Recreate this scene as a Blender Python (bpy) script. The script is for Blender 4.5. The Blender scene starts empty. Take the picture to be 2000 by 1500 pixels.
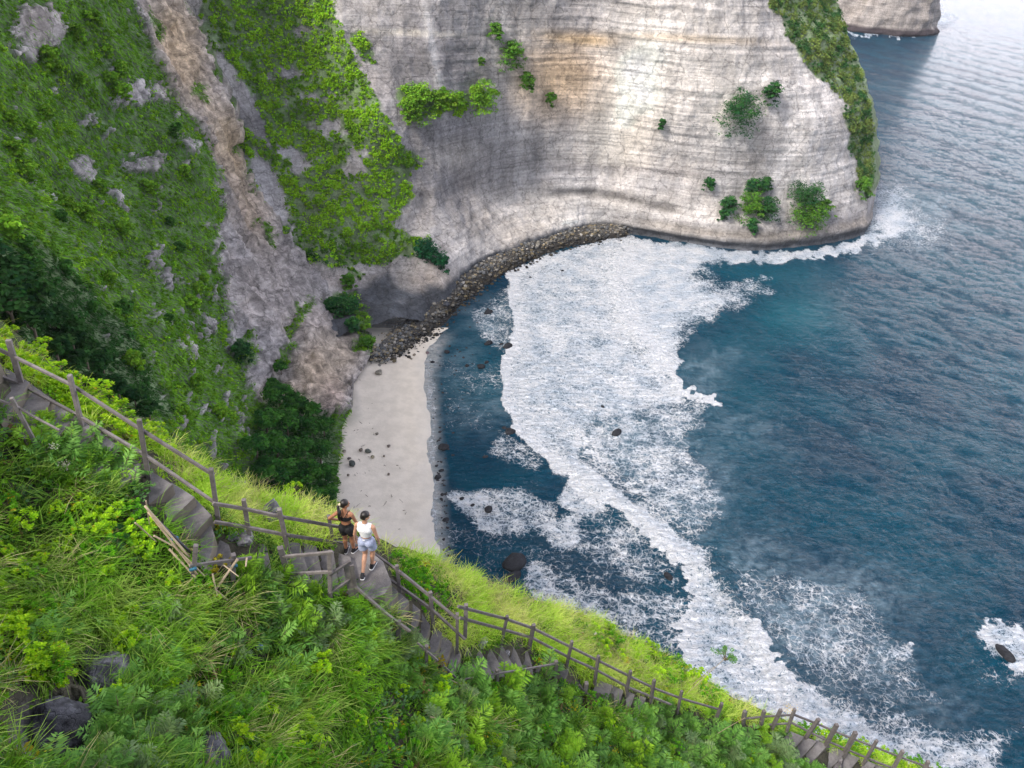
import bpy, bmesh, math, random
import numpy as np
from mathutils import Vector, Matrix

# ------------------------------------------------------------------ camera, world, sun, exposure
CAMH = 150.0; FPX = 1430.0; PITCH = math.radians(36); ROLL = math.radians(4)
S = bpy.context.scene
COL = S.collection
Fw = np.array([0, math.cos(PITCH), -math.sin(PITCH)])
R0 = np.array([1.0, 0, 0]); U0 = np.array([0, math.sin(PITCH), math.cos(PITCH)])
Rr = math.cos(ROLL)*R0 + math.sin(ROLL)*U0
Uu = math.cos(ROLL)*U0 - math.sin(ROLL)*R0
CAM = np.array([0, 0, CAMH])

cd = bpy.data.cameras.new('camera'); cam = bpy.data.objects.new('camera', cd); COL.objects.link(cam)
cd.sensor_width = 36; cd.lens = 36*FPX/2000; cd.clip_start = 0.1; cd.clip_end = 60000
M = Matrix(((Rr[0], Uu[0], -Fw[0], 0), (Rr[1], Uu[1], -Fw[1], 0), (Rr[2], Uu[2], -Fw[2], CAMH), (0, 0, 0, 1)))
cam.matrix_world = M
S.camera = cam
S.view_settings.view_transform = 'Standard'; S.view_settings.look = 'None'
S.view_settings.gamma = 1; S.view_settings.exposure = 1.28
S.render.engine = 'CYCLES'
S.cycles.max_bounces = 6; S.cycles.diffuse_bounces = 3; S.cycles.glossy_bounces = 2
S.cycles.transmission_bounces = 4; S.cycles.volume_bounces = 0

SUN_EL = math.radians(46); SUN_AZ = math.radians(232)      # compass azimuth from +Y, clockwise
W = bpy.data.worlds.new('World'); S.world = W; W.use_nodes = True
wn = W.node_tree.nodes; wl = W.node_tree.links
bg = wn['Background']; bg.inputs[1].default_value = 0.15
sky = wn.new('ShaderNodeTexSky'); sky.sky_type = 'NISHITA'; sky.sun_disc = False
sky.sun_elevation = SUN_EL; sky.sun_rotation = SUN_AZ; sky.air_density = 1.0; sky.dust_density = 3.5; sky.ozone_density = 1.0
hs = wn.new('ShaderNodeHueSaturation'); hs.inputs['Saturation'].default_value = 0.85; hs.inputs['Value'].default_value = 1.15
wl.new(sky.outputs[0], hs.inputs['Color'])
# thin bright cloud veil, with a glow added low at right for sea glare
tc = wn.new('ShaderNodeTexCoord'); cn_ = wn.new('ShaderNodeTexNoise'); cn_.inputs['Scale'].default_value = 2.2; cn_.inputs['Detail'].default_value = 5; wl.new(tc.outputs['Generated'], cn_.inputs['Vector'])
dp = wn.new('ShaderNodeVectorMath'); dp.operation = 'DOT_PRODUCT'; wl.new(tc.outputs['Generated'], dp.inputs[0]); dp.inputs[1].default_value = (0.68, 0.73, 0.10)
mr_ = wn.new('ShaderNodeMapRange'); mr_.interpolation_type = 'SMOOTHSTEP'; wl.new(dp.outputs['Value'], mr_.inputs[0])
for i_, v_ in zip((1, 2, 3, 4), (0.58, 1.0, 1.6, 16.0)): mr_.inputs[i_].default_value = v_
m1_ = wn.new('ShaderNodeMath'); m1_.operation = 'MULTIPLY_ADD'; wl.new(cn_.outputs[0], m1_.inputs[0]); m1_.inputs[1].default_value = 0.5; m1_.inputs[2].default_value = 0.75
m2_ = wn.new('ShaderNodeMath'); m2_.operation = 'MULTIPLY'; wl.new(m1_.outputs[0], m2_.inputs[0]); wl.new(mr_.outputs[0], m2_.inputs[1])
cc_ = wn.new('ShaderNodeVectorMath'); cc_.operation = 'SCALE'; cc_.inputs[0].default_value = (1.0, 0.955, 1.03); wl.new(m2_.outputs[0], cc_.inputs['Scale'])
mx_ = wn.new('ShaderNodeMix'); mx_.data_type = 'RGBA'; mx_.inputs[0].default_value = 0.52; wl.new(hs.outputs[0], mx_.inputs[6]); wl.new(cc_.outputs[0], mx_.inputs[7]); wl.new(mx_.outputs[2], bg.inputs[0])
sd = bpy.data.lights.new('sun', 'SUN'); sd.energy = 1.5; sd.angle = math.radians(14); sd.color = (1.0, 0.95, 0.88)
sun = bpy.data.objects.new('sun', sd); COL.objects.link(sun)
sdir = Vector((math.sin(SUN_AZ)*math.cos(SUN_EL), math.cos(SUN_AZ)*math.cos(SUN_EL), math.sin(SUN_EL)))
sun.rotation_euler = sdir.to_track_quat('Z', 'Y').to_euler()

# ------------------------------------------------------------------ helpers
HAZE = 0.00003
rng = np.random.default_rng(11)
random.seed(5)

def ray(px, py):
    px = np.asarray(px, float); py = np.asarray(py, float)
    d = Fw + ((px-1000)/FPX)[..., None]*Rr - ((py-750)/FPX)[..., None]*Uu
    return d/np.linalg.norm(d, axis=-1, keepdims=True)
def at_z(px, py, z=0.0):
    d = ray(px, py); return CAM + d*((np.asarray(z)-CAMH)/d[..., 2])[..., None]
def at_t(px, py, t):
    return CAM + ray(px, py)*np.asarray(t, float)[..., None]
def t_of_z(px, py, z):
    return (z-CAMH)/ray(px, py)[..., 2]
def t_of_d(px, py, D):
    d = ray(px, py); return D/np.hypot(d[..., 0], d[..., 1])
def to_px(P):
    v = np.asarray(P, float)-CAM; w = v@Fw
    return 1000+FPX*(v@Rr)/w, 750-FPX*(v@Uu)/w

_perm = np.random.default_rng(3).permutation(256); _perm = np.concatenate([_perm, _perm])
_g = np.random.default_rng(4).normal(size=(256, 3)); _g /= np.linalg.norm(_g, axis=1)[:, None]
def perlin(P):
    P = np.asarray(P, float); i = np.floor(P).astype(int); f = P-i; i &= 255
    u = f*f*f*(f*(f*6-15)+10)
    def gr(dx, dy, dz):
        h = _perm[(_perm[(_perm[(i[..., 0]+dx) & 255]+i[..., 1]+dy) & 255]+i[..., 2]+dz) & 255]
        g = _g[h]
        return g[..., 0]*(f[..., 0]-dx)+g[..., 1]*(f[..., 1]-dy)+g[..., 2]*(f[..., 2]-dz)
    def L(a, b, t): return a+(b-a)*t
    x0 = L(L(gr(0,0,0), gr(1,0,0), u[..., 0]), L(gr(0,1,0), gr(1,1,0), u[..., 0]), u[..., 1])
    x1 = L(L(gr(0,0,1), gr(1,0,1), u[..., 0]), L(gr(0,1,1), gr(1,1,1), u[..., 0]), u[..., 1])
    return L(x0, x1, u[..., 2])*1.6
def fbm(P, s=1.0, o=4, gain=0.5, off=0.0):
    P = np.asarray(P, float)*s+off; a = 1.0; r = 0; n = 0
    for k in range(o):
        r = r+a*perlin(P*(2.03**k)+17.3*k); n += a; a *= gain
    return r/n
def ridged(P, s=1.0, o=4, off=0.0):
    P = np.asarray(P, float)*s+off; a = 1.0; r = 0; n = 0
    for k in range(o):
        r = r+a*(1-2*np.abs(perlin(P*(2.1**k)+9.1*k))); n += a; a *= 0.5
    return r/n
def n2(px, py, s, o=3, off=0.0):
    px = np.asarray(px, float)
    return fbm(np.stack([px, np.asarray(py, float)+0*px, 0*px], -1), s, o, off=off)
def sst(a, b, x):
    t = np.clip((x-a)/(b-a), 0, 1); return t*t*(3-2*t)
def tps(ctrl):
    c = np.array(ctrl, float); X = c[:, :2]/500; y = np.log(c[:, 2]); n = len(c)
    def U(r2): return 0.5*r2*np.log(r2+1e-12)
    K = U(((X[:, None]-X[None])**2).sum(-1))+np.eye(n)*2e-4
    A = np.zeros((n+3, n+3)); A[:n, :n] = K; A[:n, n] = 1; A[:n, n+1:] = X; A[n, :n] = 1; A[n+1:, :n] = X.T
    w = np.linalg.solve(A, np.concatenate([y, [0, 0, 0]]))
    def f(px, py):
        q = np.stack([np.asarray(px, float), np.asarray(py, float)], -1)/500; sh = q.shape[:-1]; q = q.reshape(-1, 2)
        out = w[n]+q@w[n+1:]
        for k in range(n): out = out+w[k]*U(((q-X[k])**2).sum(-1))
        return np.exp(out).reshape(sh)
    return f
def zc(px, py, z): return (px, py, float(t_of_z(px, py, z)))
def dc(px, py, D): return (px, py, float(t_of_d(px, py, D)))
def sdf(px, py, poly):                       # positive inside
    px = np.asarray(px, float); py = np.asarray(py, float)
    d = np.full(px.shape, 1e18); ins = np.zeros(px.shape, bool); n = len(poly)
    for k in range(n):
        ax, ay = poly[k]; bx, by = poly[(k+1) % n]
        ex, ey = bx-ax, by-ay; wx, wy = px-ax, py-ay
        h = np.clip((wx*ex+wy*ey)/(ex*ex+ey*ey+1e-9), 0, 1)
        d = np.minimum(d, (wx-ex*h)**2+(wy-ey*h)**2)
        c = ((ay > py) != (by > py)) & (px < ex*(py-ay)/(ey+(1e-9 if ey == 0 else 0))+ax)
        ins ^= c
    d = np.sqrt(d); return np.where(ins, d, -d)
def pline(px, py, pts):                      # distance to an open polyline
    d = np.full(np.shape(px), 1e18)
    for (ax, ay), (bx, by) in zip(pts[:-1], pts[1:]):
        ex, ey = bx-ax, by-ay; wx, wy = px-ax, py-ay
        h = np.clip((wx*ex+wy*ey)/(ex*ex+ey*ey+1e-9), 0, 1)
        d = np.minimum(d, (wx-ex*h)**2+(wy-ey*h)**2)
    return np.sqrt(d)
def interp(x, pts):
    p = np.array(pts, float); return np.interp(x, p[:, 0], p[:, 1])

def mesh_np(name, V, faces, mat=None, parent=None, smooth=True, attrs=None, vcol=None, fcol=None):
    """V (n,3); faces (m,4) or (m,3) array or list"""
    me = bpy.data.meshes.new(name); V = np.asarray(V, np.float32)
    if isinstance(faces, np.ndarray):
        m, k = faces.shape
        me.vertices.add(len(V)); me.vertices.foreach_set('co', V.ravel())
        me.loops.add(m*k); me.loops.foreach_set('vertex_index', faces.astype(np.int32).ravel())
        me.polygons.add(m); me.polygons.foreach_set('loop_start', np.arange(0, m*k, k, dtype=np.int32))
        me.update(calc_edges=True)
    else:
        me.from_pydata([tuple(map(float, v)) for v in V], [], faces); me.update()
    me.polygons.foreach_set('use_smooth', np.full(len(me.polygons), bool(smooth)))
    for k, a in (attrs or {}).items():
        at = me.attributes.new(k, 'FLOAT', 'POINT'); at.data.foreach_set('value', np.asarray(a, np.float32).ravel())
    if vcol is not None:
        at = me.attributes.new('tint', 'FLOAT_COLOR', 'POINT')
        c = np.ones((len(V), 4), np.float32); c[:, :3] = vcol; at.data.foreach_set('color', c.ravel())
    if fcol is not None:
        at = me.attributes.new('tint', 'FLOAT_COLOR', 'FACE')
        c = np.ones((len(me.polygons), 4), np.float32); c[:, :3] = fcol; at.data.foreach_set('color', c.ravel())
    if mat: me.materials.append(mat)
    o = bpy.data.objects.new(name, me); COL.objects.link(o)
    if parent: o.parent = parent
    return o
def tag(o, label=None, cat=None, group=None, kind=None):
    if label: o['label'] = label
    if cat: o['category'] = cat
    if group: o['group'] = group
    if kind: o['kind'] = kind
    return o
def empty(name, loc, label, cat, group=None, rot=(0, 0, 0)):
    o = bpy.data.objects.new(name, None); COL.objects.link(o); o.location = [float(a) for a in loc]; o.rotation_euler = rot
    o.empty_display_size = 0.2
    return tag(o, label, cat, group)
def grid_faces(r, c):
    i = np.arange((r-1)*(c-1)); a = (i//(c-1))*c+i % (c-1)
    return np.stack([a, a+1, a+c+1, a+c], -1)

# ---- materials
def new_mat(name):
    m = bpy.data.materials.new(name); m.use_nodes = True; nt = m.node_tree
    for n in list(nt.nodes): nt.nodes.remove(n)
    out = nt.nodes.new('ShaderNodeOutputMaterial'); b = nt.nodes.new('ShaderNodeBsdfPrincipled')
    nt.links.new(b.outputs[0], out.inputs[0])
    return m, nt, b
class NT:
    def __init__(s, nt): s.nt = nt
    def n(s, t, **k):
        o = s.nt.nodes.new('ShaderNode'+t)
        for a, b in k.items(): setattr(o, a, b)
        return o
    def l(s, a, b): s.nt.links.new(a, b)
    def val(s, x, sock):
        if isinstance(x, (int, float)): sock.default_value = x
        elif isinstance(x, tuple): sock.default_value = x if len(x) == len(sock.default_value) else (*x, 1.0)
        else: s.l(x, sock)
    def math(s, op, a, b=0.0, clamp=False):
        o = s.n('Math', operation=op, use_clamp=clamp); s.val(a, o.inputs[0]); s.val(b, o.inputs[1]); return o.outputs[0]
    def mix(s, f, a, b, mode='MIX'):
        o = s.n('Mix', data_type='RGBA', blend_type=mode); s.val(f, o.inputs[0]); s.val(a, o.inputs[6]); s.val(b, o.inputs[7]); return o.outputs[2]
    def mr(s, x, a, b, c=0.0, d=1.0, smooth=True):
        o = s.n('MapRange'); o.interpolation_type = 'SMOOTHSTEP' if smooth else 'LINEAR'; s.val(x, o.inputs[0])
        for i, v in zip((1, 2, 3, 4), (a, b, c, d)): s.val(v, o.inputs[i])
        return o.outputs[0]
    def pos(s, sc=(1, 1, 1), rot=(0, 0, 0)):
        g = s.n('NewGeometry') if False else s.n('TexCoord'); m = s.n('Mapping'); s.l(g.outputs['Object'], m.inputs[0])
        m.inputs['Scale'].default_value = sc; m.inputs['Rotation'].default_value = rot; return m.outputs[0]
    def noise(s, vec, scale=1.0, detail=4.0, rough=0.55, dist=0.0):
        o = s.n('TexNoise'); s.l(vec, o.inputs['Vector']); o.inputs['Scale'].default_value = scale
        o.inputs['Detail'].default_value = detail; o.inputs['Roughness'].default_value = rough; o.inputs['Distortion'].default_value = dist
        return o
    def attr(s, name): return s.n('Attribute', attribute_name=name)
    def bump(s, h, strength=0.5, dist=1.0, normal=None):
        o = s.n('Bump'); s.val(h, o.inputs['Height']); o.inputs['Strength'].default_value = strength; o.inputs['Distance'].default_value = dist
        if normal: s.l(normal, o.inputs['Normal'])
        return o.outputs[0]

def rock_mat(name, strata=True, scl=1.0):
    m, nt, b = new_mat(name); N = NT(nt); tint = N.attr('tint').outputs['Color']
    p = N.pos(); ps = N.pos((0.02, 0.02, 0.75)); pv = N.pos((0.16, 0.16, 0.02))
    nb = N.noise(p, 0.11*scl, 8, 0.68).outputs[0]; nf = N.noise(p, 0.9*scl, 6, 0.72).outputs[0]
    st = N.noise(ps, 1.0, 7, 0.72, 0.25).outputs[0]; ve = N.noise(pv, 1.0, 5, 0.65).outputs[0]
    nh = N.noise(p, 3.2*scl, 4, 0.75).outputs[0]; f1 = N.mr(nb, 0.32, 0.68, 0.80, 1.14); f2 = N.math('MULTIPLY', N.mr(nf, 0.3, 0.7, 0.74, 1.2), N.mr(nh, 0.35, 0.65, 0.86, 1.12))
    mul = N.math('MULTIPLY', f1, f2)
    if strata:
        mul = N.math('MULTIPLY', mul, N.mr(st, 0.34, 0.64, 0.80, 1.12)); mul = N.math('MULTIPLY', mul, N.mr(ve, 0.35, 0.65, 0.80, 1.12))
        ln = N.noise(N.pos((0.006, 0.006, 2.0)), 1.0, 3, 0.8, 0.1).outputs[0]; lm = N.mr(N.noise(N.pos((.03, .03, .12)), 1.0, 4).outputs[0], .42, .58)
        lines = N.math('SUBTRACT', 1.0, N.math('MULTIPLY', N.mr(N.math('ABSOLUTE', N.math('SUBTRACT', ln, .5)), 0.0, 0.02, .30, 0), lm)); mul = N.math('MULTIPLY', mul, lines)
    vor = N.n('TexVoronoi', feature='DISTANCE_TO_EDGE'); vor.inputs['Scale'].default_value = (0.13 if strata else 0.35)*scl
    wv = N.noise(p, 0.35*scl, 3, 0.6); av = N.n('VectorMath', operation='MULTIPLY_ADD'); N.l(wv.outputs['Color'], av.inputs[0]); av.inputs[1].default_value = (3/scl, 3/scl, 5/scl); N.l(p, av.inputs[2])
    N.l(av.outputs[0], vor.inputs['Vector'])
    crk = N.mr(vor.outputs['Distance'], 0.0, 0.035, 0.62, 1.0); mul = N.math('MULTIPLY', mul, crk)
    col = N.mix(1.0, tint, mul, 'MULTIPLY')
    warm = N.mix(N.mr(N.noise(p, 0.05*scl, 4).outputs[0], 0.45, 0.7, 0.0, 0.2), col, N.mix(1.0, col, (1.12, 0.98, 0.82, 1), 'MULTIPLY'))
    N.l(warm, b.inputs['Base Color']); b.inputs['Roughness'].default_value = 0.92; b.inputs['Specular IOR Level'].default_value = 0.2
    h = N.math('ADD', N.math('MULTIPLY', nf, 0.8), N.math('MULTIPLY', nb, 1.5))
    if strata: h = N.math('ADD', h, N.math('MULTIPLY', st, 1.2))
    h = N.math('ADD', h, N.math('MULTIPLY', crk, 0.6))
    N.l(N.bump(h, 0.5, 1.1/scl), b.inputs['Normal'])
    return m
def leaf_mat(name, trans=0.25, rough=0.55, spec=.22):
    m, nt, b = new_mat(name); N = NT(nt); tint = N.attr('tint').outputs['Color']
    info = N.n('ObjectInfo')
    v = N.mr(info.outputs['Random'], 0, 1, 0.85, 1.15, False)
    col = N.mix(1.0, tint, v, 'MULTIPLY')
    N.l(col, b.inputs['Base Color']); b.inputs['Roughness'].default_value = rough; b.inputs['Specular IOR Level'].default_value = spec
    tr = N.n('BsdfTranslucent'); N.l(N.mix(1.0, col, (1.25, 1.2, 0.6, 1), 'MULTIPLY'), tr.inputs[0])
    mx = N.n('MixShader'); mx.inputs[0].default_value = trans
    out = [n for n in nt.nodes if n.type == 'OUTPUT_MATERIAL'][0]
    N.l(b.outputs[0], mx.inputs[1]); N.l(tr.outputs[0], mx.inputs[2]); N.l(mx.outputs[0], out.inputs[0])
    return m
ROCK = rock_mat('limestone'); LEAF_FAR = leaf_mat('far_foliage', 0.15, 0.9, .04); LEAF = leaf_mat('foliage', 0.3, 0.55, .16)
BOULD = rock_mat('boulder_rock', False, 1.5)

# ------------------------------------------------------------------ cliffs (real relief surfaces with depth from the plan of the bay)
def skirt_right(P, push, drop=0.0, n=5):
    """extra columns that carry the surface round its right-hand edge and away behind it"""
    e = P[:, -1]; h = e-CAM; h[:, 2] = 0; h /= np.linalg.norm(h, axis=1)[:, None]
    side = np.stack([h[:, 1], -h[:, 0], 0*h[:, 0]], -1); ext = []
    for k in range(1, n+1):
        a = k/n*math.pi/2
        q = e+h*push*(1-math.cos(a))*1.0+h*push*0.25*k+side*push*0.12*math.sin(a)*0.5
        q[:, 2] -= drop*k/n; ext.append(q)
    return np.concatenate([P, np.stack(ext, 1)], 1)
def normals(P):
    du = np.gradient(P, axis=1); dv = np.gradient(P, axis=0); n = np.cross(du, dv)
    n /= np.linalg.norm(n, axis=-1, keepdims=True)+1e-9
    s = np.sign(((CAM-P)*n).sum(-1)); s[s == 0] = 1
    return n*s[..., None]
def blobs(px, py, base, lst):
    c = np.broadcast_to(np.array(base, float), px.shape+(3,)).copy()
    for (x, y, rx, ry, ang, colr, k) in lst:
        a = math.radians(ang); dx, dy = px-x, py-y
        u = (dx*math.cos(a)+dy*math.sin(a))/rx; v = (-dx*math.sin(a)+dy*math.cos(a))/ry
        w = k*np.exp(-(u*u+v*v)**1.3)[..., None]; c = c*(1-w)+np.array(colr)*w
    return c
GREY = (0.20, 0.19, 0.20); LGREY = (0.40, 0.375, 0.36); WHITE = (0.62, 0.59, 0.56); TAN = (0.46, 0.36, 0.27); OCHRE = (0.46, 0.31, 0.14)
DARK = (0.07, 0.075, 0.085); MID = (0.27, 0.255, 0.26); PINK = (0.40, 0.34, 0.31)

# ---- far wall + headland
EDGE1 = [(-260, 1545), (-100, 1590), (0, 1628), (40, 1640), (80, 1655), (120, 1668), (160, 1680), (200, 1690), (250, 1697), (300, 1702), (345, 1704), (375, 1702), (400, 1694), (430, 1688), (455, 1688), (475, 1690), (520, 1690), (560, 1690)]
base1 = [(700, 700), (760, 668), (820, 618), (875, 568), (930, 525), (1000, 497), (1080, 468), (1150, 448), (1225, 452), (1300, 466), (1400, 482), (1500, 488), (1600, 476), (1690, 456)]
c1 = [zc(x, y, 0.8) for x, y in base1]
for x, y in base1[3:]:
    D = float(np.hypot(*at_z(x, y, 0)[:2]))
    c1.append(dc(x, y+60, D+1))
c1 += [dc(650, 620, 246), dc(600, 520, 262), dc(760, 560, 268), dc(700, 450, 280), dc(550, 350, 296), dc(650, 300, 300), dc(450, 200, 305), dc(400, 60, 316), dc(380, -200, 335), dc(560, 80, 325), dc(560, -200, 345),
       dc(780, 430, 292), dc(760, 250, 305), dc(740, 120, 318), dc(720, 0, 325), dc(720, -200, 340), dc(860, 400, 303), dc(850, 200, 315), dc(860, 0, 325), dc(860, -200, 335),
       dc(1000, 400, 330), dc(1000, 250, 333), dc(1000, 100, 336), dc(1000, -200, 345), dc(1150, 350, 349), dc(1150, 200, 350), dc(1150, 50, 352), dc(1150, -200, 358),
       dc(1300, 400, 349), dc(1300, 200, 352), dc(1300, 0, 355), dc(1300, -200, 360), dc(1450, 400, 357), dc(1450, 200, 362), dc(1450, 0, 368), dc(1450, -200, 372),
       dc(1600, 420, 378), dc(1600, 300, 382), dc(1560, 120, 385), dc(1500, 0, 380), dc(1660, 380, 398), dc(1650, 250, 398), dc(1600, 80, 400), dc(1560, -150, 400), dc(1690, 380, 412), dc(1690, 280, 425), dc(1650, 100, 430), dc(1610, 0, 432)]
T1 = tps(c1)
ny = 300; nx = 500
yy = np.linspace(-240, 560, ny)
xr = interp(yy, EDGE1)+n2(yy, 0*yy, 0.03, 4)*10
u = np.linspace(0, 1, nx)
PX = 330+(xr[:, None]-330)*u[None]; PY = np.repeat(yy[:, None], nx, 1)
# extend the lower left part of the wall down to the beach head
low = np.linspace(0, 1, nx)
PY = PY+np.clip((PY-300)/260, 0, 1)*np.clip((1000-PX)/400, 0, 1)*150
P1 = at_t(PX, PY, T1(PX, PY)); N1 = normals(P1)
z = P1[..., 2]; sz = z+0.03*P1[..., 0]+fbm(P1, 0.012, 3)*3
st1 = np.stack([0*z, 0*z, sz], -1)
right = sst(760, 980, PX)
d = ridged(P1*np.array([1, 1, .5]), 0.035, 5)*3.2*(1.15-0.6*right)+(1-right)*ridged(P1*np.array([1, 1, .35]), .016, 3, off=8.1)*6+fbm(P1, 0.22, 4)*0.9
d += right*(fbm(st1+P1*0.01, 0.55, 4)*.7+fbm(st1, 0.13, 2)*.6+fbm(P1*np.array([1, 1, .25]), .09, 4)*.9)
stp = sz/4.6+.8*fbm(P1, .02, 3); fr_ = stp-np.floor(stp); d += right*(sst(0, .14, fr_)-fr_)*.45*sst(-.2, .25, fbm(P1*np.array([1, 1, .4]), .04, 3, off=5))
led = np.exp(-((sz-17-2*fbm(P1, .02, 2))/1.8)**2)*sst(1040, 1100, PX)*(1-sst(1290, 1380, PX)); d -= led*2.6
d -= np.exp(-((z-1.5)/2.2)**2)*2.0*right*sst(1180, 1300, PX)
d += np.exp(-((z-4.5)/2.0)**2)*1.2*right*sst(1180, 1300, PX)
fl = 1-sst(1.5, 14, np.abs(z-3)); d -= ridged(P1*np.array([1, 1, .12]), 0.12, 3)*1.4*sst(2, 18, z)*(1-sst(30, 45, z))*sst(850, 900, PX)*(1-sst(1040, 1100, PX))
d += ridged(P1*np.array([1, 1, .15]), 0.10, 3)*1.5*(1-sst(25, 60, z))*(1-sst(880, 950, PX))
P1 = P1+N1*(d*0.85)[..., None]
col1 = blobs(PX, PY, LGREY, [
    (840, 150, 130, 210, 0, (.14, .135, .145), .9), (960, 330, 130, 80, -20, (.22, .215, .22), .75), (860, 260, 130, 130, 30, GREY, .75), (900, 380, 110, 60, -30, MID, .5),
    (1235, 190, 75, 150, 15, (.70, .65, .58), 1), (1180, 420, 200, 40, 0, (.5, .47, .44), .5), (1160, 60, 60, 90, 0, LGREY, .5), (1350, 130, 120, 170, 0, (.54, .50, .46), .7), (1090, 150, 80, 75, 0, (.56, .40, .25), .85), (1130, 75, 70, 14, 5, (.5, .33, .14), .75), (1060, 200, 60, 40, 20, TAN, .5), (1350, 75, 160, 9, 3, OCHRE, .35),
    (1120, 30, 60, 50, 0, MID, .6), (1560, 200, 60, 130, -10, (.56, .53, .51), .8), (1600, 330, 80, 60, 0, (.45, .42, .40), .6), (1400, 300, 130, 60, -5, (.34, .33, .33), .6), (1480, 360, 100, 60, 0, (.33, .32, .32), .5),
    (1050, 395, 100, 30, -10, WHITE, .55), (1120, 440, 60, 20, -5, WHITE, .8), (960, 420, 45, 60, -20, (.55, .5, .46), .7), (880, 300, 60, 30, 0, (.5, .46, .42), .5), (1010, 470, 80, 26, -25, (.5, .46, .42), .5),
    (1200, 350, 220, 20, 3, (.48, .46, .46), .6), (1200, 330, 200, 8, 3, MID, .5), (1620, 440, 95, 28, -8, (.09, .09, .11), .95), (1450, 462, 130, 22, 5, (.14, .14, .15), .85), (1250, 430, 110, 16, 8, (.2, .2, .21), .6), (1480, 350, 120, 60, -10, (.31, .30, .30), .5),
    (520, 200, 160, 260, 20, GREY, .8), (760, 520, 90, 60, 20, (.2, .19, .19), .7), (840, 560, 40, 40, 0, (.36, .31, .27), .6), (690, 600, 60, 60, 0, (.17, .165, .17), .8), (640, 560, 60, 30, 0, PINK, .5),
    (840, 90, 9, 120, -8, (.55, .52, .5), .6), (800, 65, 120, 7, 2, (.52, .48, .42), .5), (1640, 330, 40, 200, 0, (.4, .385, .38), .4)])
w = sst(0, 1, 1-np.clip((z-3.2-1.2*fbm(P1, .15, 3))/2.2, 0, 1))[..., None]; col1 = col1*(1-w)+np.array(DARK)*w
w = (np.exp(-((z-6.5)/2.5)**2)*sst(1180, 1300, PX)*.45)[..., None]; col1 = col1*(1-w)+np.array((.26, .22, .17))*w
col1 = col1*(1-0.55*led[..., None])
VEG1 = [[(352, -260), (660, -260), (655, 0), (672, 60), (700, 130), (735, 190), (760, 250), (790, 330), (792, 400), (745, 440), (800, 470), (835, 480), (830, 512), (790, 528), (690, 522), (640, 532), (600, 520), (540, 470), (480, 380), (440, 260), (395, 120)],
        [(1490, -30), (1530, 60), (1556, 110), (1600, 150), (1645, 205), (1656, 290), (1676, 340), (1690, 378), (1720, 378), (1730, 200), (1700, 0), (1600, -200), (1440, -200)],
        [(770, 175), (830, 178), (850, 190), (900, 180), (925, 205), (870, 225), (800, 228), (765, 200)], [(915, 165), (975, 178), (960, 200), (935, 212), (915, 185)],
        [(700, 55), (730, 100), (740, 130), (715, 130), (690, 90)], [(770, 290), (800, 300), (815, 320), (790, 330), (765, 310)], [(665, 528), (690, 535), (692, 560), (668, 558)],
        [(640, 590), (690, 592), (705, 630), (695, 650), (660, 620), (636, 605)], [(700, 640), (730, 650), (722, 690), (700, 680)]]
v1 = np.full(PX.shape, -99.0)
wx = PX+n2(PX, PY, 0.03, 4, off=3)*22; wy = PY+n2(PX, PY, 0.03, 4, off=40)*22
for pg in VEG1: v1 = np.maximum(v1, sdf(wx, wy, pg))
veg1 = sst(-3, 4, v1)
gap = np.zeros(PX.shape)
for (x, y, rx, ry, a, k) in [(455, 190, 26, 95, -32, 1.2), (520, 380, 22, 80, -30, 1.1), (590, 330, 30, 30, 0, .8), (690, 330, 22, 30, 0, .8), (560, 300, 40, 16, 10, .7), (520, 360, 16, 60, -30, .9), (640, 255, 40, 22, 0, .6), (560, 145, 50, 18, 0, .5), (700, 300, 30, 22, 0, .5), (590, 60, 40, 26, 0, .35), (610, 200, 60, 20, 0, .4)]:
    a = math.radians(a); dx, dy = PX-x, PY-y; gap = np.maximum(gap, k*np.exp(-(((dx*math.cos(a)+dy*math.sin(a))/rx)**2+((-dx*math.sin(a)+dy*math.cos(a))/ry)**2)))
veg1 = veg1*(1-sst(.22, .5, gap+0.5*n2(PX*1.2, PY*.8, 0.05, 5, off=9)))
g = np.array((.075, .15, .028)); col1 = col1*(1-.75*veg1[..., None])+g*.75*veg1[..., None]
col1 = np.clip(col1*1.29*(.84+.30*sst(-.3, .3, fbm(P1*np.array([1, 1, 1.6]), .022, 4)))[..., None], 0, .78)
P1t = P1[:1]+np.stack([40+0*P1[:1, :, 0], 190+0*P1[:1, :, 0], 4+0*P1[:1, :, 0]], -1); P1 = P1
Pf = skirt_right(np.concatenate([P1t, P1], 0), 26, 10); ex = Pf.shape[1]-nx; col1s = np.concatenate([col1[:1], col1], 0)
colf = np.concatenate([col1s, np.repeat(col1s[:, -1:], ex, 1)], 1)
sk1 = mesh_np('far_cliff', Pf.reshape(-1, 3), grid_faces(ny+1, nx+ex), ROCK, vcol=colf.reshape(-1, 3)); tag(sk1, 'pale banded limestone cliff wall curving round the bay to the headland', kind='structure')

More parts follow.
